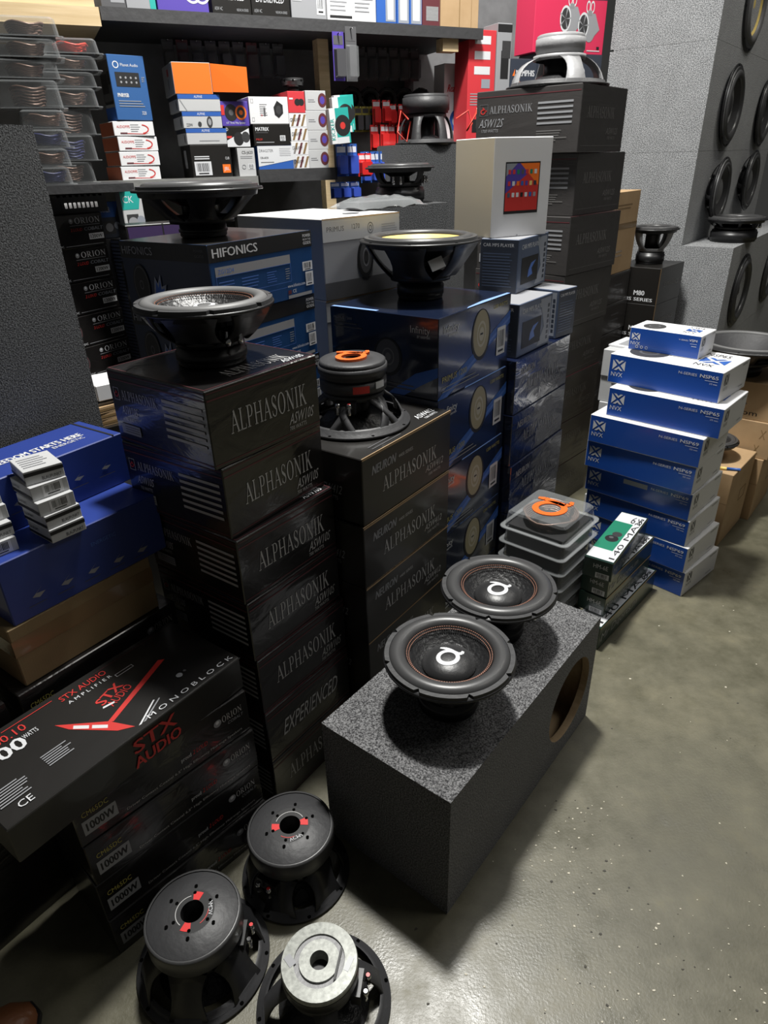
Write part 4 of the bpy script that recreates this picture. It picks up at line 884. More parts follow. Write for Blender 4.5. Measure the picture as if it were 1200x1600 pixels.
Kind(.33, .33, .158, CARD, deco_u2).place('cardboard_box', 'brown cardboard box with cross marks, middle of the right-edge pile', 'box', 1.630, 2.560, .2885, 50, 'brown boxes at the right edge')
Kind(.33, .35, .158, CARD, deco_u1).place('cardboard_box', 'brown cardboard box with a grey fan-shaped mark, top of the right-edge pile', 'box', 1.640, 2.565, .4470, 51, 'brown boxes at the right edge')
woofer('subwoofer', 'large black woofer with a wide bare cone on the right-edge cardboard pile', (1.555, 2.78, .6055), .43, .135, .075, .05, nsp=6, cone=PLG, surround=RUBG, surw=.10, coneD=.16, dome=PLG, domer=.3)
am = obj('amplifier', None, None, (1.83, 3.20, .535)); am.rotation_euler = (0, 0, math.radians(52)); tag(am, 'small black amplifier with silver edge behind the wide-cone woofer', 'amplifier')
q_ = MB(); q_.box(0, .22, 0, .2, 0, .05, PL); [q_.box(.02 + .025 * i, .032 + .025 * i, .0, .2, .05, .058, PLG) for i in range(8)]; obj('heatsink', q_, am); q_ = MB(); q_.box(-.004, .224, -.004, .204, -.004, 0, CHR); obj('base_plate', q_, am)
st_ = MB(); st_.box(-.01, .225, 0, .30, 0, .53, BLKM); o_ = obj('black_carton', st_, None, (1.80, 3.18, 0), math.radians(52)); tag(o_, 'plain black carton under the small amplifier', 'carton'); q_ = MB(); q_.box(.05, .2, -.0006, 0, .3, .4, GREYD); obj('printed_panel', q_, o_)

# ------------------------------------------------------------------ blue woofer cartons, white carton and what lies on them
def deco_hf(p):
    p.part('black_band'); p.rect('R', 0, .76, 1, 1, KPRINT); p.rect('L', 0, .76, 1, 1, KPRINT)
    p.part('spec_panel'); p.rect('R', .04, .56, .75, .69, GREYL); p.frameline('R', .04, .28, .75, .56, .0012, BSTRK); p.lines('R', .06, .20, .32, .50, 4, BSTRK, .3, .3); p.lines('R', .26, .42, .32, .50, 4, BSTRK, .3, .3); p.lines('R', .5, .6, .32, .50, 5, BSTRK, .3, .3); p.lines('R', .69, .74, .32, .50, 5, GREYL, .3, .3); p.rect('R', .04, .20, .98, .206, BSTRK)
    p.part('printed_lettering'); p.text('R', 'HIFONICS', .03, .82, .12, WPRINT, w=.40, bold=True); p.text('R', 'ZG12D4', .06, .595, .06, BSTRK, w=.14)
    p.text('R', 'POWER', .90, .91, .045, WPRINT, w=.085, bold=True); p.text('R', 'FROM THE', .90, .86, .03, WPRINT, w=.085); p.text('R', 'GODS', .90, .80, .045, WPRINT, w=.085, bold=True)
    p.text('R', 'www.hifonics.com', .70, .19, .05, WPRINT, w=.19); p.text('R', 'CE', .75, .10, .05, WPRINT, w=.04); p.rect('R', .70, .09, .735, .15, RDARK); p.rect('R', .70, .02, .96, .07, GREYL)
    p.text('L', 'HIFONICS', .03, .82, .11, GREYL, w=.36); p.text('L', 'POWER', .86, .90, .035, GREYD, w=.1); p.text('L', 'GODS', .86, .83, .035, GREYD, w=.1)
    p.part('speaker_picture'); p.disc('L', .20, .38, .30, KPRINT, .62); p.disc('L', .20, .38, .27, GREYD, .60, .255); p.disc('L', .20, .38, .07, GREYD, .6, .05); p.poly('L', [(.33, .20), (.37, .52), (.40, .42), (.44, .56), (.44, .38), (.50, .42), (.46, .24), (.52, .18), (.42, .10)], MPS); p.poly('L', [(.35, .22), (.38, .46), (.40, .36), (.43, .48), (.43, .34), (.47, .36), (.43, .20)], BPRINT)
    p.barcode('R', .875, .40, .985, .54, 8); p.barcode('R', .90, .16, .985, .38, 7)
K_HF = Kind(.372, .305, .1612, {'all': HIFB, 'L': HIFD, 'T': BLKM}, deco_hf)
for i in range(8): K_HF.place('subwoofer_carton', 'blue and black woofer carton behind the front stack, ' + ORD[i], 'carton', -.380 - .003 * (i % 2), 1.589, (7 - i) * .1617, 56.4, 'blue and black woofer cartons')
woofer('subwoofer', 'large open-basket black woofer standing on the blue and black cartons', (-.432, 1.80, 1.2942), .315, .112, .060, .03, nsp=6, spw=.075, frame=PL, bulge=.05, rz=.6, surround=RUB)
def deco_pr(p):
    p.part('grey_bands'); p.rect('R', 0, 0, 1, .22, GREYD); p.rect('R', 0, .72, 1, 1, WHT2)
    p.part('printed_lettering'); p.text('R', 'PRIMUS', .05, .84, .06, GREYD, w=.21); p.text('R', '1270', .36, .85, .06, GREYD, w=.1); p.disc('R', .60, .84, .07, GREYD, .8, .06); p.disc('R', .60, .84, .035, GREYD, .8, .025); p.lines('R', .75, .97, .70, .88, 6, GREYL, .3, .3)
    p.text('L', 'PRIMUS', .08, .76, .06, DPRINT, w=.22); p.text('L', '1270', .42, .77, .06, DPRINT, w=.1); p.disc('L', .7, .8, .06, DPRINT, .8, .05)
    p.part('speaker_picture'); p.disc('R', .52, .46, .25, KPRINT, .62); p.disc('R', .525, .47, .20, GREYD, .55); p.disc('R', .53, .475, .12, GREYL, .5, .10); p.disc('R', .53, .475, .08, PLG, .5)
    p.part('top_print'); p.disc('T', .62, .22, .06, GREYD, 1.2); p.lines('T', .3, .9, .5, .8, 3, GREYL, .15, .2)
    p.part('brown_edge'); p.rect('R', 0, .985, 1, 1, CARD)
K_PR = Kind(.315, .40, .2180, {'all': GREYC, 'T': WHT, 'R': GREYL}, deco_pr)
for i in range(6):
    z = (5 - i) * .2188
    K_PR.place('subwoofer_carton', 'white and grey woofer carton left of the navy stack, ' + ORD[i], 'carton', -.150 - .002 * i, 1.988, z, 45.5, 'white and grey woofer cartons')
bgm = MB(); rr = random.Random(5); n = 14
vs_ = []; fs = []
for i in range(n + 1):
    for j in range(8):
        e = math.sin(PI * i / n) ** .3 * math.sin(PI * j / 7) ** .4; vs_.append((.30 * i / n + rr.uniform(-.004, .004), .16 * j / 7 + rr.uniform(-.004, .004), .008 + .032 * e + rr.uniform(-.004, .004)))
for i in range(n):
    for j in range(7): fs.append((i * 8 + j, i * 8 + j + 1, i * 8 + 9 + j, i * 8 + 8 + j))
bgm.add(vs_, fs, FILM, True); o_ = obj('plastic_bag', bgm, None, (-.055, 2.22, 1.3125), math.radians(40)); tag(o_, 'crumpled clear bag with a dark part on the white carton', 'bag')
q_ = MB(); q_.box(.03, .27, .03, .13, .004, .024, PLG); obj('contents', q_, o_)

# ------------------------------------------------------------------ inner corner: 1200 watt cartons and oddments
def deco_o1200(p):
    p.part('speaker_picture'); p.disc('R', .42, .50, .36, PLG, .9); p.disc('R', .42, .50, .34, RDARK, .9, .32); p.rect('R', .38, .30, .46, .34, GREYL)
    p.part('wattage_label'); p.rect('R', .82, .22, .98, .40, WPRINT); p.text('R', '1200W', .835, .255, .11, KPRINT, w=.13, bold=True)
    p.part('printed_lettering'); ball(p, 'R', .66, .80, .075); p.text('R', 'ORION', .70, .72, .17, WPRINT, 'serif', w=.27); p.rect('R', .64, .66, .96, .675, GREYL)
    p.text('R', '2 LOUD', .64, .50, .09, RPRINT, shear=.2, w=.12); p.text('R', 'COBALT', .78, .50, .10, MPS, shear=.2, w=.2, bold=True); p.text('R', 'CM695DC', .40, .06, .06, WPRINT, w=.14); p.rect('R', .56, .07, .96, .085, GREYL)
K_P = Kind(.40, .26, .1100, BLK, deco_o1200)
for i, (x, z) in enumerate([(-.997, 1.2015), (-1.000, 1.0895), (-.997, .9775), (-.992, .8655), (-.990, .7535)]):
    K_P.place('speaker_carton', 'black carton with a grey 1200W label beside the carpeted cabinet, ' + ORD[i], 'carton', x - .20, 2.645 - .3464, z, 60, '1200 watt speaker cartons')
tb = obj('low_bench', None, None, (-1.20, 2.29, 0)); tb.rotation_euler = (0, 0, math.radians(60)); tag(tb, 'dark bench under the 1200W cartons, mostly hidden', 'bench')
q_ = MB(); q_.box(-.05, .41, -.06, .30, .72, .752, SHELF); obj('top', q_, tb)
for lx in (-.03, .36):
    for ly in (-.04, .25): q_ = MB(); q_.box(lx, lx + .04, ly, ly + .04, 0, .72, SHELF); obj('leg', q_, tb)
rg = MB()
for i in range(58): rg.box(0, .10, 0, .12, .013 * i, .013 * i + .0085, RIDGE); rg.box(.004, .096, .004, .116, .013 * i + .0085, .013 * i + .013, KPRINT)
o_ = obj('ribbed_tray_stack', rg, None, (-.955, 2.66, .46), math.radians(52)); tag(o_, 'blue-grey ribbed column of nested trays beside the 1200W cartons', 'trays', kind='stuff')
q_ = MB(); q_.box(-.005, .14, -.005, .13, 0, .459, BLKM); o_ = obj('black_carton', q_, None, (-.955, 2.66, 0), math.radians(52)); tag(o_, 'plain black carton under the ribbed tray column', 'carton'); t_ = MB(); t_.box(0, .1, -.0056, -.005, .1, .2, GREYD); obj('printed_panel', t_, o_)
for i, (x, y, z, w, d, h, th) in enumerate([(-.89, 2.02, .80, .09, .14, .05, 40), (-.945, 2.02, .80, .06, .14, .055, 62)]):
    Kind(w, d, h, WHT, lambda p: p.rect('L', .1, .45, .9, .5, GREYL)).place('small_white_carton', ['white open-ended carton beside the front stack', 'white carton leaning next to the open-ended one'][i], 'carton', x, y, z, th)
sh = MB(); sh.box(0, .22, 0, .2, 0, .006, GREYL); sh.box(.01, .21, .01, .21, .006, .010, GREYD); o_ = obj('grey_paper_sheets', sh, None, (-.955, 1.97, .785), .75); tag(o_, 'grey paper sheets under the two small white cartons', 'paper')
for i in range(3):
    q_ = MB(); q_.box(0, .24, 0, .22, 0, .020, CARD); o_ = obj('flat_cardboard', q_, None, (-.955 + .008 * i, 1.955, .72 + .0215 * i), .72 + .05 * i); tag(o_, 'flat brown cardboard sheet, ' + ['lowest', 'middle', 'uppermost'][i] + ' of three beside the carpeted cabinet', 'cardboard', 'flat cardboard sheets'); t_ = MB(); t_.box(.01, .23, -.0006, 0, .006, .014, TAPE); obj('corrugated_edge', t_, o_)
q_ = MB(); q_.box(-.02, .26, -.02, .24, 0, .719, BLKM); o_ = obj('black_carton', q_, None, (-.955, 1.955, 0), .72); tag(o_, 'plain black carton under the flat cardboard sheets', 'carton'); t_ = MB(); t_.box(.0, .2, -.0206, -.02, .5, .6, GREYD); obj('printed_panel', t_, o_)
# small goods standing on the 1200W cartons and beside them
def deco_fl(col, txt):
    def d(p): p.poly('R', [(0, 1), (1, 1), (.78, .58), (0, .58)], col); p.text('R', txt, .08, .72, .14, WPRINT, w=.5); p.part('product_picture'); p.rect('R', .15, .12, .7, .48, PLG); p.disc('R', .80, .34, .10, MPS); p.disc('R', .42, .3, .12, GREYL)
    return d
am = obj('amplifier', None, None, (-1.115, 2.53, 1.3125)); am.rotation_euler = (0, 0, math.radians(48)); tag(am, 'black car amplifier on the topmost 1200W carton', 'amplifier')
q_ = MB(); q_.box(0, .20, 0, .12, 0, .052, PLG); [q_.box(.01 + .022 * i, .02 + .022 * i, 0, .12, .052, .058, PL) for i in range(9)]; obj('heatsink', q_, am); q_ = MB(); q_.box(.03, .17, -.002, 0, .012, .040, PL); [q_.box(.04 + .016 * i, .05 + .016 * i, -.004, -.002, .016, .034, CHR) for i in range(8)]; obj('terminal_strip', q_, am)
Kind(.085, .04, .125, MPD, deco_fl(BPRINT, 'KICKER')).place('small_carton', 'small dark carton with a blue corner beside the 1200W cartons', 'carton', -1.03, 2.70, 1.2155, 48)
Kind(.085, .04, .165, WHT2, deco_fl(TEAL, 'CK')).place('small_carton', 'small white carton with a teal corner beside the blue-cornered one', 'carton', -.945, 2.725, 1.2155, 46)
q_ = MB(); q_.box(-.12, .10, .02, .10, 1.03, 1.215, PLG); o_ = obj('black_carton', q_, None, (-.945, 2.735, 0), math.radians(48)); tag(o_, 'plain black carton under the teal-cornered carton', 'carton'); t_ = MB(); t_.box(.02, .1, -.0106, -.01, 1.1, 1.2, GREYD); obj('printed_panel', t_, o_)
q_ = MB(); q_.box(.0, .2, .04, .14, 0, 1.029, BLKM); o_ = obj('black_carton', q_, None, (-.92, 2.755, 0), math.radians(48)); tag(o_, 'tall plain black carton behind the ribbed tray column', 'carton'); t_ = MB(); t_.box(.02, .1, .0394, .04, .5, .6, GREYD); obj('printed_panel', t_, o_)
def deco_neb(p): p.part('nebula_picture'); p.rect('R', .03, .05, .97, .95, plain('dim_violet_print', (.05, .03, .09), .4)); p.poly('R', [(.3, .05), (.97, .05), (.97, .75), (.80, .30), (.62, .62), (.52, .25)], RPRINT); p.poly('R', [(.55, .05), (.97, .05), (.97, .40), (.82, .16), (.68, .34)], ORNGP); p.rect('R', .48, .0, .5, 1, KPRINT)
Kind(.26, .12, .125, BLKM, deco_neb).place('small_carton', 'carton with a red and purple flame picture behind the open-basket woofer', 'carton', -.86, 2.47, 1.1505, 30)
q_ = MB(); q_.box(-.01, .27, -.01, .14, 0, 1.150, BLKM); o_ = obj('black_carton', q_, None, (-.86, 2.47, 0), math.radians(30)); tag(o_, 'tall plain black carton under the flame-picture carton', 'carton'); t_ = MB(); t_.box(.05, .2, -.0106, -.01, .5, .6, GREYD); obj('printed_panel', t_, o_)

# ------------------------------------------------------------------ shelving along the back wall
def shelf_board(name, a0, a1, b0, b1, z0, z1, m, label, edge=None):
    o = wall_slab(name, a0, a1, b0, b1, z0, z1, m); tag(o, label, 'shelf')
    q = MB(); q.box(0, a1 - a0, -.012, 0, -.004, z1 - z0 + .002, edge or m); obj('front_edge', q, o); return o
shelf_board('shelf_board', -.9, .66, 0, .5, 1.370, 1.405, SHELFG, 'long grey lower shelf board carrying the boxed speakers')
shelf_board('shelf_board', .665, 1.02, -.01, .5, 1.385, 1.428, SHELF, 'black lower shelf board right of the grey one')
shelf_board('shelf_board', -.9, .135, -.02, .5, 1.905, 1.955, PLY, 'pale wooden upper shelf beam at the left', PLY)
shelf_board('shelf_board', .14, 1.76, -.01, .5, 1.925, 1.960, SHELF, 'long black upper shelf board under the top row of cartons', SHELF)
for a, lb in ((1.036, 'pale wooden shelf post in the middle of the back wall'), (1.565, 'short pale wooden bracket under the upper shelf at right')):
    z0 = 1.0 if a < 1.2 else 1.875; o_ = wall_slab('wooden_post', a, a + (.050 if a < 1.2 else .08), .17 if a < 1.2 else .0, .23 if a < 1.2 else .06, z0, 1.924, PLY); tag(o_, lb, 'post')
    q_ = MB(); [q_.lathe([(.0001, 0), (.004, 0), (.004, .002)], PLS, 8, False, c=(.02, -.0005, .05 + .3 * k)) for k in range(1)]; obj('nail_head', q_, o_)
for a in (-.85, .60, 1.60):
    o_ = wall_slab('shelf_upright', a, a + .05, .44, .50, 0, 1.365 if a < 1 else 1.925, SHELF); tag(o_, 'dark upright ' + ('at the left end of the shelves' if a < 0 else 'under the middle of the lower shelf' if a < 1 else 'at the right end of the shelves'), 'upright')

def shelf_box(name, label, a0, a1, z0, z1, d, mats, deco=None, b=0.0, group=None, cat='carton', th=0, kind=None):
    k = kind or Kind(a1 - a0, d, z1 - z0 - .0005, mats, deco, .0015)
    x, y, _ = wp(a0, b, 0); return k.place(name, label, cat, x, y, z0, 25 + th, group)
def d_planet(p):
    p.disc('R', .20, .85, .055, WPRINT, 1.0, .04); p.text('R', 'Planet Audio', .33, .83, .045, WPRINT, w=.48); p.part('screen_picture'); p.rect('R', .14, .52, .80, .74, KPRINT); [p.disc('R', .28 + .14 * i, .66 - .07 * j, .018, GREYL) for i in range(4) for j in range(2)]
    p.part('printed_lettering'); p.text('R', 'PNR9SB', .12, .36, .06, WPRINT, w=.3, bold=True); p.lines('R', .12, .85, .20, .32, 3, MPS, .35, .15); p.text('R', '320', .72, .09, .055, WPRINT, w=.12); p.text('R', 'BT', .86, .60, .08, MPS, w=.08)
    p.part('side_print'); p.rect('L', .0, .28, 1, .92, GREYD); p.rect('L', .05, .42, .70, .72, KPRINT); p.rect('L', .74, .55, .95, .75, KPRINT); p.rect('L', 0, 0, 1, .2, BPRINT); [p.rect('L', .08 + .11 * i, .25, .15 + .11 * i, .30, KPRINT) for i in range(8)]
shelf_box('head_unit_carton', 'upright blue head unit carton standing on the white wiring cartons', .135, .275, 1.6130, 1.824, .10, {'all': plain('ocean_blue_carton', (.03, .10, .27), .4), 'L': GREYL}, d_planet, th=14)
def d_aud(p):
    p.text('R', 'AUDIOPIPE', .08, .55, .18, RPRINT, w=.32); p.lines('R', .42, .66, .25, .85, 4, GREYL, .3, .3)
    p.part('red_cable_picture'); p.polys('R', _ring(.0, .0, 1, 1, .86, .78, -PI * .42, PI * .42, 12), .66, .48, .34, RPRINT, 2.0); p.poly('R', [(.15, .16), (.74, .12), (.88, .22), (.74, .155), (.15, .21)], RPRINT); p.rect('R', .15, .14, .32, .24, RDARK)
K_AU = Kind(.157, .18, .0488, {'all': WHT, 'L': plain('rust_red_print', (.42, .11, .05), .45)}, d_aud, .0015)
for i in range(4): shelf_box('wiring_carton', 'white wiring carton with a red cable picture, ' + ORD[i] + ' of four', .113 + .004 * ((i * 2) % 3), .27, 1.4055 + (3 - i) * .0515, 1.4555, .18, None, None, kind=K_AU, group='white wiring cartons', th=[10, 13, 11, 12][i])
def d_jbk(p): p.lines('R', .08, .45, .55, .68, 2, WPRINT, .5); p.part('barcode_label'); p.barcode('R', .06, .08, .48, .50, 14); p.part('logo'); p.rect('R', .76, .14, .96, .40, ORNGP); p.text('R', 'JBL', .79, .22, .10, WPRINT, w=.14); p.part('printed_lettering'); p.text('R', 'CLUB', .85, .55, .08, WPRINT, w=.1); p.part('side_label'); p.rect('L', .35, .3, .6, .85, GREYL)
shelf_box('speaker_carton', 'black speaker carton with an orange logo square on the grey shelf', .392, .556, 1.4055, 1.526, .20, BLKM, d_jbk)
def d_alp(v):
    def d(p):
        p.part('blue_band'); p.rect('R', 0, .74, 1, 1, BPRINT); p.rect('L', 0, .74, 1, 1, MPD); p.part('printed_lettering'); p.text('R', 'ALPINE', .38, .80, .15, WPRINT, w=.2)
        if v == 1: p.text('R', '220W', .08, .12, .18, KPRINT, w=.16); p.part('speaker_picture'); p.disc('R', .68, .38, .34, PLG, .6); p.disc('R', .68, .38, .2, GREYL, .6); p.disc('R', .42, .25, .16, PLG, .8)
        elif v == 2: p.rect('R', .3, .22, .8, .26, GREYL)
        else: p.rect('R', .2, .0, .7, .05, GREYL); p.poly('R', [(.03, .7), (.18, .0), (.2, .0), (.05, .7)], GREYL)
        p.part('side_picture'); p.disc('L', .8, .38, .28, PLG, .5)
    return d
for i, (a0, a1, z0, z1) in enumerate([(.372, .538, 1.6420, 1.700), (.380, .536, 1.5840, 1.6415), (.386, .550, 1.5265, 1.5835)]):
    shelf_box('speaker_carton', ['white speaker carton with blue band and torn flap, under the orange carton', 'white speaker carton with blue band and round speaker picture', 'white speaker carton with blue band on the black logo carton'][i], a0, a1, z0, z1, .20, WHT2, d_alp(i), group='white speaker cartons with blue bands')
oj = shelf_box('speaker_carton', 'open carton with bright orange inner flaps at the top of its pile', .366, .514, 1.7005, 1.806, .21, {'all': GREYC, 'R': ORNGP}, lambda p: (p.part('logo'), p.rect('L', .45, .62, .6, .85, RPRINT), p.rect('L', .48, .2, .53, .55, GREYD)))
q_ = MB(); q_.add([(0, 0, 0), (.13, -.055, -.015), (.128, -.057, -.100), (0, -.001, -.095), (0, .003, 0), (.13, -.052, -.015), (.128, -.054, -.100), (0, .002, -.095)], [(0, 1, 2, 3), (7, 6, 5, 4), (0, 4, 5, 1), (1, 5, 6, 2), (2, 6, 7, 3)], ORNGP); obj('orange_flap', q_, oj, (.149, 0, .103))
def d_pur(p): p.part('speaker_picture'); p.disc('R', .36, .55, .34, KPRINT, .9); p.disc('R', .36, .55, .12, GREYD, .9); p.disc('R', .72, .55, .30, ORNGP, .9); p.disc('R', .72, .55, .22, PLG, .9); p.disc('R', .72, .55, .1, ORNGP, .9); p.part('printed_lettering'); p.rect('R', 0, .45, .12, .85, RPRINT); p.text('R', '6.5" Three Way Speaker', .15, .10, .08, WPRINT, w=.7)
shelf_box('speaker_carton', 'purple speaker carton with two round speaker pictures', .537, .650, 1.5905, 1.678, .16, PURP, d_pur)
def d_bw(p): p.part('white_panel'); p.poly('R', [(.03, .35), (.98, .62), (.98, .05), (.03, .05)], WPRINT); p.poly('R', [(.03, .35), (.98, .92), (.98, .60), (.03, .34)], WPRINT); p.part('speaker_picture'); p.disc('R', .52, .42, .32, KPRINT, .85); p.disc('R', .82, .50, .26, PLG, .85); p.part('printed_lettering'); p.rect('R', .04, .46, .24, .56, RPRINT); p.text('R', 'D', .04, .80, .14, WPRINT, w=.08)
shelf_box('speaker_carton', 'black and white speaker carton under the purple one', .545, .646, 1.5125, 1.590, .16, BLKM, d_bw)
def d_cs(p): p.text('R', 'CS-J620', .30, .80, .10, KPRINT, w=.6); p.lines('R', .2, .9, .62, .74, 2, GREYL, .3, .2); p.barcode('R', .58, .25, .92, .45, 8); p.rect('R', .0, 0, .06, 1, KPRINT); p.disc('R', .35, .35, .08, GREYL, 1, .06)
shelf_box('speaker_carton', 'small white carton with a barcode beside the black logo carton', .580, .658, 1.4055, 1.512, .16, WHT2, d_cs)
def d_jbw(p): p.part('speaker_picture'); p.poly('R', [(.62, .62), (.72, .86), (.86, .70), (.86, .40), (.74, .22), (.64, .34)], KPRINT); p.disc('R', .75, .52, .16, PLG, .8); p.part('printed_lettering'); p.lines('R', .26, .46, .3, .76, 6, GREYL, .3, .3); p.text('R', 'JBL', .28, .30, .06, RPRINT, w=.05); p.rect('R', .36, .3, .40, .6, GREYD); p.frameline('R', .05, .1, .11, .25, .001, GREYL); p.frameline('R', .05, .78, .11, .93, .001, GREYL)
shelf_box('speaker_carton', 'white speaker carton with a black oval speaker picture', .655, .822, 1.5975, 1.695, .18, WHT, d_jbw)
def d_mat(p): p.text('R', 'MATRIX', .06, .70, .17, WPRINT, w=.36, bold=True); p.rect('R', .06, .60, .40, .63, GREYD); p.text('R', 'M620', .06, .26, .09, RPRINT, w=.17); p.rect('R', .06, .14, .55, .18, GREYL); p.barcode('R', .72, .22, .87, .48, 8)
shelf_box('speaker_carton', 'black carton with bold white lettering between two pale cartons', .662, .820, 1.5185, 1.597, .18, BLKM, d_mat)
def d_db(p): p.part('white_panel'); p.poly('R', [(0, 1), (1, 1), (1, .42), (0, .14)], WPRINT); p.part('printed_lettering'); p.text('R', 'DRAGSTER', .04, .74, .12, KPRINT, w=.36); p.text('R', 'DB-6020', .06, .46, .09, KPRINT, w=.2, bold=True); p.lines('R', .56, .95, .55, .92, 5, GREYL, .3, .3); p.rect('R', .06, .30, .4, .33, GREYD)
shelf_box('speaker_carton', 'white and blue speaker carton under the bold-lettered black carton', .672, .842, 1.4285, 1.518, .18, BPRINT, d_db)
K_RD = shelf_box('speaker_carton', 'red speaker carton above the zigzag-patterned cartons', .823, .898, 1.6375, 1.716, .26, RED, lambda p: (p.part('speaker_picture'), p.disc('R', .55, .5, .16, KPRINT), p.disc('R', .78, .5, .16, KPRINT), p.part('printed_lettering'), p.rect('R', .08, .62, .3, .70, WPRINT), p.rect('T', .0, .1, 1, .2, GREYL)))
def d_gr(p): p.part('zigzag_print'); [p.poly('R', [(.08 + .28 * i, .10), (.20 + .28 * i, .10), (.40 + .28 * i, .92), (.28 + .28 * i, .92)], c) for i, c in enumerate((TAPE, RDARK, TAPE))]; p.part('printed_lettering'); p.text('R', 'GRAVITY', .05, .40, .26, KPRINT, w=.6)
K_GR = Kind(.078, .16, .0513, WHT, d_gr, .0012)
for i in range(4): shelf_box('speaker_carton', 'white carton with brown zigzag print under the red carton, ' + ORD[i], .823 + .002 * (i % 2), .9, 1.4285 + (3 - i) * .0522, 1.5, .16, None, kind=K_GR, group='zigzag-patterned cartons')
def d_ci(p): p.part('round_picture'); p.disc('R', .82, .52, .36, RDARK, .75); p.disc('R', .82, .52, .2, PURP, .75); p.part('printed_lettering'); p.lines('R', .12, .5, .4, .6, 2, GREYL, .35, .3)
K_CI = Kind(.092, .16, .0720, WHT2, d_ci, .0012)
for i in range(4): shelf_box('speaker_carton', 'pale carton with a dark round picture at its right end, ' + ORD[i] + ' of four', .901 - .003 * (i % 2), .99, 1.4285 + (3 - i) * .0727, 1.5, .16, None, kind=K_CI, group='pale cartons with round pictures')
x, y, z = wp(.885, .10, 1.7200); woofer('coaxial_speaker', 'small black speaker with red trim lying on the red carton', (x, y, z), .10, .045, .025, .018, nsp=4, surround=RED, cat='speaker', spw=.012)

DBW = plain('dark_blue_wire', (.03, .035, .11), .4)
# clear clamshell packs at the left end of the shelf
for i, (a, b, z, th, c) in enumerate([(-.275, -.44, 1.6210, 23, WIRE), (-.262, -.44, 1.7010, 28, WIRE), (-.252, -.44, 1.7550, 24, WIRE), (-.245, -.44, 1.8080, 22, WIRE)]):
    x, y, _ = wp(a, b, 0); clamshell('clamshell_pack', 'clear clamshell pack of wire on the pile at the left edge, ' + ['lowest', 'second from bottom', 'third from bottom', 'topmost'][i], (x, y, z), th, .215, .145, .053 if i else .078, c, 'clamshell packs at the left edge', mat=CLEAR)
for i, (a, b, z, th, c) in enumerate([(-.190, -.25, 1.4060, 25, WIRE), (-.172, -.25, 1.4760, 22, DBW), (-.155, -.25, 1.5560, 28, WIRE), (-.135, -.25, 1.6380, 22, WIRE), (-.125, -.25, 1.6960, 26, WIRE), (-.112, -.25, 1.7440, 25, WIRE), (-.100, -.25, 1.7910, 23, WIRER)]):
    x, y, _ = wp(a, b, 0); hs = [.0695, .0795, .0815, .0575, .0475, .0465, .046]
    clamshell('clamshell_pack', 'clear clamshell pack beside the upright blue carton, ' + ['lowest', 'second from bottom', 'third from bottom', 'fourth from bottom', 'fifth from bottom', 'sixth from bottom', 'topmost with orange wire'][i], (x, y, z), th, .20, .14, hs[i], c, 'clamshell packs beside the blue carton', mat=CLEAR)
for i in range(4):
    x, y, _ = wp(-.245 + .008 * i, -.45, 0); clamshell('clamshell_pack', 'clear clamshell pack low behind the carpeted cabinet, ' + ['lowest', 'second from bottom', 'third from bottom', 'topmost'][i], (x, y, 1.406 + .0535 * i), 24 + i, .165, .145, .053, WIRE if i % 2 else DBW, 'low clamshell packs', mat=CLEAR)
o_ = wall_slab('side_shelf_board', -.36, .09, -.48, -.02, 1.38, 1.405, SHELF); tag(o_, 'dark shelf extension under the clamshell packs', 'shelf'); q_ = MB(); q_.box(0, .45, -.01, 0, 0, .025, SHELF); obj('front_edge', q_, o_)

# goods hung on the wall
def pack(label, a, b, z, w, h, body, card=None, hook=True, d=.03, group=None, th=0, cat='blister pack'):
    x, y, _ = wp(a, b, 0); o = obj('blister_pack', None, None, (x, y, z)); o.rotation_euler = (0, 0, math.radians(25 + th)); tag(o, label, cat, group)
    q = MB(); q.box(0, w, 0, .003, 0, h, card or body); obj('backing_card', q, o)
    q = MB(); L0 = rrect(w * .88, h * .62, min(w, h) * .12, 0); L1 = rrect(w * .80, h * .56, min(w, h) * .10, 0); n = len(L0)
    q.add([(w * .06 + x_, -.0005, h * .05 + y_) for x_, y_, _ in L0] + [(w * .10 + x_, -d, h * .08 + y_) for x_, y_, _ in L1], [(i, (i + 1) % n, n + (i + 1) % n, n + i) for i in range(n)] + [tuple(range(n, 2 * n))], body); obj('blister', q, o)
    q = MB(); q.box(w * .08, w * .92, -.0006, 0, h * .74, h * .92, WPRINT if card in (REDB, BPRINT, None) else GREYD); obj('header_print', q, o)
    if hook: q = MB(); q.tube([(w / 2, -.02, h * .96), (w / 2, .05, h * .96)], .0025, CHR, 6); obj('hook', q, o)
    return o
BLB = plain('blue_blister', (.04, .08, .42), .2, coat=.5); REDT = plain('red_blister', (.58, .025, .025), .18, coat=.6); DRKB = plain('dark_blister', (.07, .07, .075), .25, coat=.4); YB = plain('yellow_card', (.42, .36, .06), .45)
pack('dark pack with purple header hung right of the wooden post', 1.025, -.03, 1.752, .05, .17, DRKB, PURP); pack('long clear pack hung beside the purple-headed pack', 1.078, -.04, 1.750, .05, .19, FILM, GREYD)
for i in range(2): pack('blue pack hung below the green and white cartons, ' + ['left', 'right'][i] + ' one', 1.020 + .052 * i, -.02, 1.393, .048, .127, BLB, BPRINT, group='blue packs')
for i in range(3): pack('blue pack low on the wall under the two long blue packs, ' + ['left', 'middle', 'right'][i] + ' one', .985 + .048 * i, -.02, 1.305, .044, .066, BLB, BPRINT, group='low blue packs')
pack('red pack hung right of the blue packs', 1.120, -.03, 1.390, .064, .092, REDT, REDB)
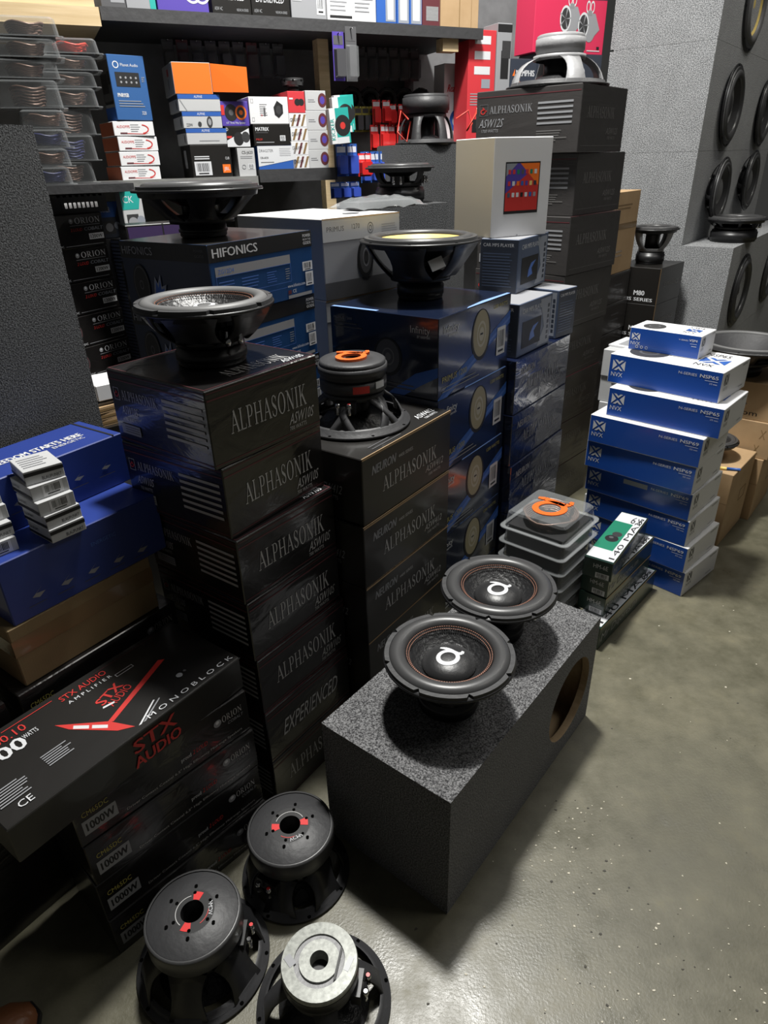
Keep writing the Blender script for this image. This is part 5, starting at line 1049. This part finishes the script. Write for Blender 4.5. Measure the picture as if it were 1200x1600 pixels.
for i in range(4): pack('red pack in the upper row beside the face-down woofer, ' + ['first', 'second', 'third', 'fourth'][i] + ' from left', 1.305 + .042 * i, .20 - .02 * (i % 2), 1.603 + .006 * (i % 2), .04, .10 - .008 * i % .03, REDT, REDB, group='upper red packs', d=.02)
for i in range(4): pack('red pack in the lower row beside the face-down woofer, ' + ['first', 'second', 'third', 'fourth'][i] + ' from left', 1.290 + .044 * i, .20 - .02 * (i % 2), 1.498, .042, .104, REDT, REDB, group='lower red packs', d=.02)
for i in range(3): pack('dark pack with yellow header left of the red packs, ' + ['left', 'middle', 'right'][i] + ' one', 1.235 + .038 * i, .25, 1.575, .035, .105, DRKB, YB, group='yellow-headed packs')
for i in range(3): pack('deep blue pack behind the lower face-up woofer, ' + ['left', 'middle', 'right'][i] + ' one', 1.19 + .05 * i, .10, 1.36, .044, .13, BLB, BPRINT, group='deep blue packs')
nm = ['first', 'second', 'third', 'fourth', 'fifth', 'sixth', 'seventh', 'eighth', 'ninth']
for i in range(6): pack('dim clear pack under the upper shelf right of the post, ' + nm[i] + ' from left', 1.275 + .057 * i, .30, 1.79, .046, .13, SMOKE, DRKB, group='dim packs right of the post')
for i in range(9): pack('dim pack under the upper shelf left of the post, ' + nm[i] + ' from left', .40 + .06 * i, .32, 1.79, .048, .13, SMOKE if i % 4 else DRKB, RDARK if i in (1, 6) else DRKB, group='dim packs left of the post')
for i in range(5):
    x, y, z = wp(1.275 + .094 * i, .36, 1.715); woofer('speaker', 'round dark speaker in the row on the wall right of the post, ' + nm[i] + ' from left', (x, y, z), .105, .03, .025, .01, rot=(PI / 2, 0, math.radians(25 - 35)), nsp=3, spw=.01, cone=PLG, group='wall row of speakers', cat='speaker')
def d_kick(p): p.part('teal_panel'); p.rect('R', .30, 0, 1, 1, TEAL); p.rect('R', .30, 0, .92, .18, WPRINT); p.part('speaker_picture'); p.disc('R', .64, .50, .30, KPRINT, .9); p.disc('R', .64, .5, .1, RPRINT, .9); p.part('printed_lettering'); p.text('R', 'KICKER', .20, .12, .13, TEAL, w=.9, rot=PI / 2)
K_KI = Kind(.085, .03, .128, WHT, d_kick, .001)
for i, (a, b, z, tilt) in enumerate([(.998, -.10, 1.566, -.06), (.975, -.135, 1.556, -.07), (.948, -.165, 1.515, -.08)]):
    x, y, _ = wp(a, b, 0); o_ = K_KI.place('speaker_carton', 'thin green and white carton hung by the post, ' + ['rearmost', 'middle', 'front'][i] + ' of three', 'carton', x, y, z, 25, 'thin green and white cartons'); o_.rotation_euler = (0, tilt, math.radians(25))

# carpeted box, woofers and cartons behind the tall stack
x, y, _ = wp(1.300, -.08, 0); enclosure('speaker_cabinet', 'black carpeted box under the face-down woofer with red wires', x, y, 0, 25, .36, .24, 1.512, CARPETD)
x, y, z = wp(1.505, .045, 1.5125); wv = woofer('subwoofer', 'dark grey woofer face down on the black carpeted box, with red wires', (x, y, z), .29, .20, .108, .075, inv=True, nsp=6, spw=.05, frame=PLG, magm=PLG, bulge=.42, rz=.3)
q_ = MB(); q_.tube([(.11, -.10, .10), (.16, -.12, .13), (.19, -.10, .08), (.15, -.13, .05), (.20, -.12, .12), (.22, -.08, .14)], .004, WIRER, 6); obj('red_wire', q_, wv); q_ = MB(); q_.tube([(-.12, -.09, .10), (-.16, -.11, .13), (-.18, -.11, .05), (-.14, -.13, .01), (-.12, -.12, .09)], .004, WIRER, 6); obj('red_wire', q_, wv)
x, y, z = wp(1.14, -.40, 1.2955); woofer('subwoofer', 'black woofer face up behind the white carton', (x, y, z), .28, .135, .10, .06, nsp=4, spw=.03, frame=PLG, terms=(-2.2, -.9), surround=RUB, cone=PLG, dome=PLG, bulge=.45, flange=PLG, rz=.5)
x, y, _ = wp(.98, -.55, 0); enclosure('speaker_cabinet', 'black carpeted box under the face-up woofer behind the white carton', x, y, 0, 25, .30, .30, 1.295, CARPETD)
def d_rear(p): p.text('R', 'Rear Seat', .12, .66, .09, RPRINT, shear=.25, w=.7, bold=True); p.part('screen_picture'); p.disc('R', .5, .3, .14, BPRINT, .8); p.disc('R', .5, .3, .08, WPRINT, .8)
shelf_box('entertainment_carton', 'white carton with red Rear Seat lettering behind the tall stack', 1.665, 1.805, 1.5155, 1.85, .10, WHT, d_rear, .155)
shelf_box('monitor_carton', 'dark carton leaning above the Rear Seat carton', 1.60, 1.76, 1.760, 1.920, .10, DRKB, lambda p: p.frameline('R', .06, .06, .94, .94, .004, PLG), .26) if 0 else None
q_ = wall_slab('side_shelf_board', 1.63, 2.50, -.02, .30, 1.475, 1.515, SHELF); tag(q_, 'dark shelf behind the tall stack carrying the red cartons', 'shelf'); t_ = MB(); t_.box(0, .87, -.01, 0, 0, .04, SHELF); obj('front_edge', t_, q_)
for a in (1.66, 2.40): o_ = wall_slab('shelf_upright', a, a + .05, .20, .25, 0, 1.474, SHELF); tag(o_, 'dark upright under the red cartons, ' + ('left one' if a < 2 else 'right one'), 'upright')
def d_rb(p): p.part('text_bars'); [p.rect('R', .22, .88 - .13 * i, .80, .95 - .13 * i, WPRINT) for i in range(3)]; p.rect('R', .5, .50, .82, .58, MPS); p.part('printed_lettering'); p.lines('R', .10, .85, .34, .46, 5, GREYL, .4, .2); p.part('product_picture'); p.rect('R', .20, .10, .5, .22, KPRINT); p.rect('R', .35, .14, .75, .30, PLG); p.rect('R', .05, .0, .95, .04, KPRINT)
def d_rbs(p): p.part('product_picture'); p.rect('R', .3, .55, .85, .78, KPRINT); p.rect('R', .35, .72, .95, .86, PLG); p.part('printed_lettering'); p.lines('R', .15, .4, .1, .4, 7, GREYL, .4, .4); p.rect('R', .0, .93, 1, .99, KPRINT)
shelf_box('accessory_carton', 'red carton with white text bars above the tall stack', 1.712, 1.860, 1.5155, 1.965, .12, RED, d_rb, .02); shelf_box('accessory_carton', 'pale grey upright carton right of the red text-bar carton', 1.866, 1.945, 1.5155, 1.995, .12, GREYL, d_rbs, .02)
def d_mem(p): p.text('R', 'MEMPHIS', .20, .80, .07, WPRINT, w=.7, bold=True); p.poly('R', [(.06, .80), (.15, .80), (.15, .88)], ORNGP); p.part('speaker_picture'); p.disc('R', .28, .62, .12, ORNGP); p.disc('R', .75, .62, .13, KPRINT)
shelf_box('speaker_carton', 'dark navy carton with white lettering and an orange disc', 1.90, 2.06, 1.5155, 1.862, .12, MPD, d_mem, -.015) if 0 else shelf_box('speaker_carton', 'dark navy carton with white lettering and an orange disc', 1.95, 2.10, 1.5155, 1.862, .12, MPD, d_mem, .02)
shelf_box('speaker_carton', 'dark navy carton under the crimson tower-speaker carton', 2.104, 2.495, 1.5155, 1.890, .16, MPD, lambda p: (p.disc('R', .68, .80, .06, WPRINT, 1, .04), p.rect('R', .9, .72, .91, .86, WPRINT), p.rect('R', .05, .9, .95, .905, GREYD)), .02)
def d_tow(p):
    p.part('top_strip'); p.poly('R', [(0, .74), (.45, .78), (1, .80), (1, 1), (0, 1)], MPD); p.poly('R', [(.5, .80), (1, .82), (1, 1), (.55, 1)], GREYL)
    p.part('tower_speaker_picture')
    for x, y in ((.42, .50), (.68, .42)):
        p.disc('R', x + .10, y - .03, .21, GREYL, .62); p.poly('R', [(x + .02, y + .18), (x + .16, y + .18), (x + .24, y - .05), (x + .1, y - .24)], GREYL); p.disc('R', x, y, .19, WPRINT, .62); p.disc('R', x, y, .155, PLG, .62); [p.poly('R', [(x, y), (x + .09 * math.cos(k), y + .15 * math.sin(k)), (x + .09 * math.cos(k + .2), y + .15 * math.sin(k + .2))], GREYL) for k in (0, 1.25, 2.5, 3.77, 5.0)]
        p.disc('R', x + .05, y + .27, .09, WPRINT, .5, .06); p.disc('R', x + .11, y + .27, .09, WPRINT, .5, .06); p.rect('R', x + .05, y + .15, x + .11, y + .22, PLS)
    p.part('printed_lettering'); p.lines('R', .76, .95, .04, .07, 1, WPRINT, .5); p.rect('R', .9, .08, .94, .12, KPRINT)
shelf_box('speaker_carton', 'crimson carton with a picture of two white tower speakers', 2.075, 2.500, 1.8905, 2.165, .15, PINKR, d_tow, .03)

# cartons on the upper shelf
TOP = [('plywood_sheet', 'thin plywood sheet lying on the upper shelf at the left', -.6, .125, 1.9555, 1.985, .4, PLY, None, -.02),
 ('grey_carton', 'dark grey carton at the left end of the black upper shelf', .150, .236, 1.9605, 2.05, .2, GREYD, lambda p: p.rect('R', .4, .2, .95, .7, GREYL), 0),
 ('speaker_carton', 'grey carton with a cyan right side on the upper shelf', .238, .342, 1.9605, 2.07, .2, {'all': GREYL, 'X': TEAL}, lambda p: p.rect('R', .8, 0, 1, 1, TEAL), 0),
 ('speaker_carton', 'violet carton with two pale round speaker pictures on the upper shelf', .348, .538, 1.9605, 2.09, .2, PURP, lambda p: (p.part('speaker_picture'), p.disc('R', .70, .50, .28, WPRINT, .9, .22), p.disc('R', .88, .50, .28, WPRINT, .9, .22), p.disc('R', .70, .5, .18, GREYL, .9), p.disc('R', .88, .5, .18, GREYL, .9)), 0),
 ('speaker_carton', 'black carton with EXPERIENCED lettering on the upper shelf, left of the pair', .551, .704, 1.9605, 2.10, .2, BLKM, lambda p: (p.text('R', 'EXPERIENCED', .12, .34, .17, WPRINT, shear=.2, w=.72), p.text('R', 'ASW 4C', .06, .10, .08, GREYL, w=.2), p.text('R', 'NEURON SERIES', .62, .10, .06, GREYL, w=.3)), 0),
 ('speaker_carton', 'black carton with EXPERIENCED lettering on the upper shelf, right of the pair', .706, .862, 1.9605, 2.10, .2, BLKM, lambda p: (p.text('R', 'EXPERIENCED', .12, .34, .17, WPRINT, shear=.2, w=.72), p.text('R', 'ASW 4C', .06, .10, .08, GREYL, w=.2), p.text('R', 'NEURON SERIES', .62, .10, .06, GREYL, w=.3)), 0),
 ('grey_carton', 'pale grey carton with a barcode on the upper shelf', .868, 1.018, 1.9605, 2.11, .2, GREYL, lambda p: (p.barcode('R', .72, .12, .95, .6, 9), p.rect('R', .05, .4, .3, .45, WPRINT)), 0),
 ('white_carton', 'wide white carton with fine print on the upper shelf', 1.021, 1.240, 1.9605, 2.12, .2, WHT, lambda p: (p.lines('R', .06, .48, .2, .8, 7, GREYL, .3, .3), p.lines('R', .56, .95, .2, .8, 7, GREYL, .3, .3), p.rect('R', .05, .08, .5, .13, KPRINT), p.rect('R', .52, 0, .526, 1, GREYL)), 0),
 ('blue_carton', 'pale blue upright carton on the upper shelf, first of three', 1.243, 1.336, 1.9605, 2.13, .2, {'all': BPRINT}, lambda p: (p.rect('R', .45, .06, .95, .95, MPS), p.rect('R', .55, .1, .85, .8, WPRINT)), 0),
 ('blue_carton', 'pale blue upright carton on the upper shelf, second of three', 1.339, 1.398, 1.9605, 2.135, .2, BPRINT, lambda p: (p.rect('R', .1, .04, .95, .95, MPS), p.rect('R', .25, .1, .8, .8, WPRINT)), 0),
 ('blue_carton', 'pale blue upright carton on the upper shelf, third of three', 1.400, 1.459, 1.9605, 2.14, .2, BPRINT, lambda p: (p.rect('R', .1, .04, .95, .95, MPS), p.rect('R', .25, .1, .8, .8, WPRINT)), 0),
 ('camera_carton', 'maroon carton with a grey picture on the upper shelf', 1.462, 1.548, 1.9605, 2.14, .2, RDARK, lambda p: (p.rect('R', .2, .12, .9, .4, PLS), p.rect('R', .15, .6, .85, .68, GREYL), p.rect('R', .15, .75, .85, .83, RPRINT)), 0),
 ('cardboard_box', 'brown cardboard box at the right end of the upper shelf', 1.552, 1.745, 1.9605, 2.15, .25, CARD, lambda p: (p.part('flap_seam'), p.rect('R', .48, 0, .5, 1, TAPE), p.rect('R', .80, 0, .81, 1, TAPE)), 0)]
for n_, lb, a0, a1, z0, z1, d_, mt, dc, b in TOP: shelf_box(n_, lb, a0, a1, z0, z1, d_, mt, dc, b, 'cartons on the upper shelf', 'box' if 'cardboard' in n_ else 'sheet' if 'sheet' in n_ else 'carton')
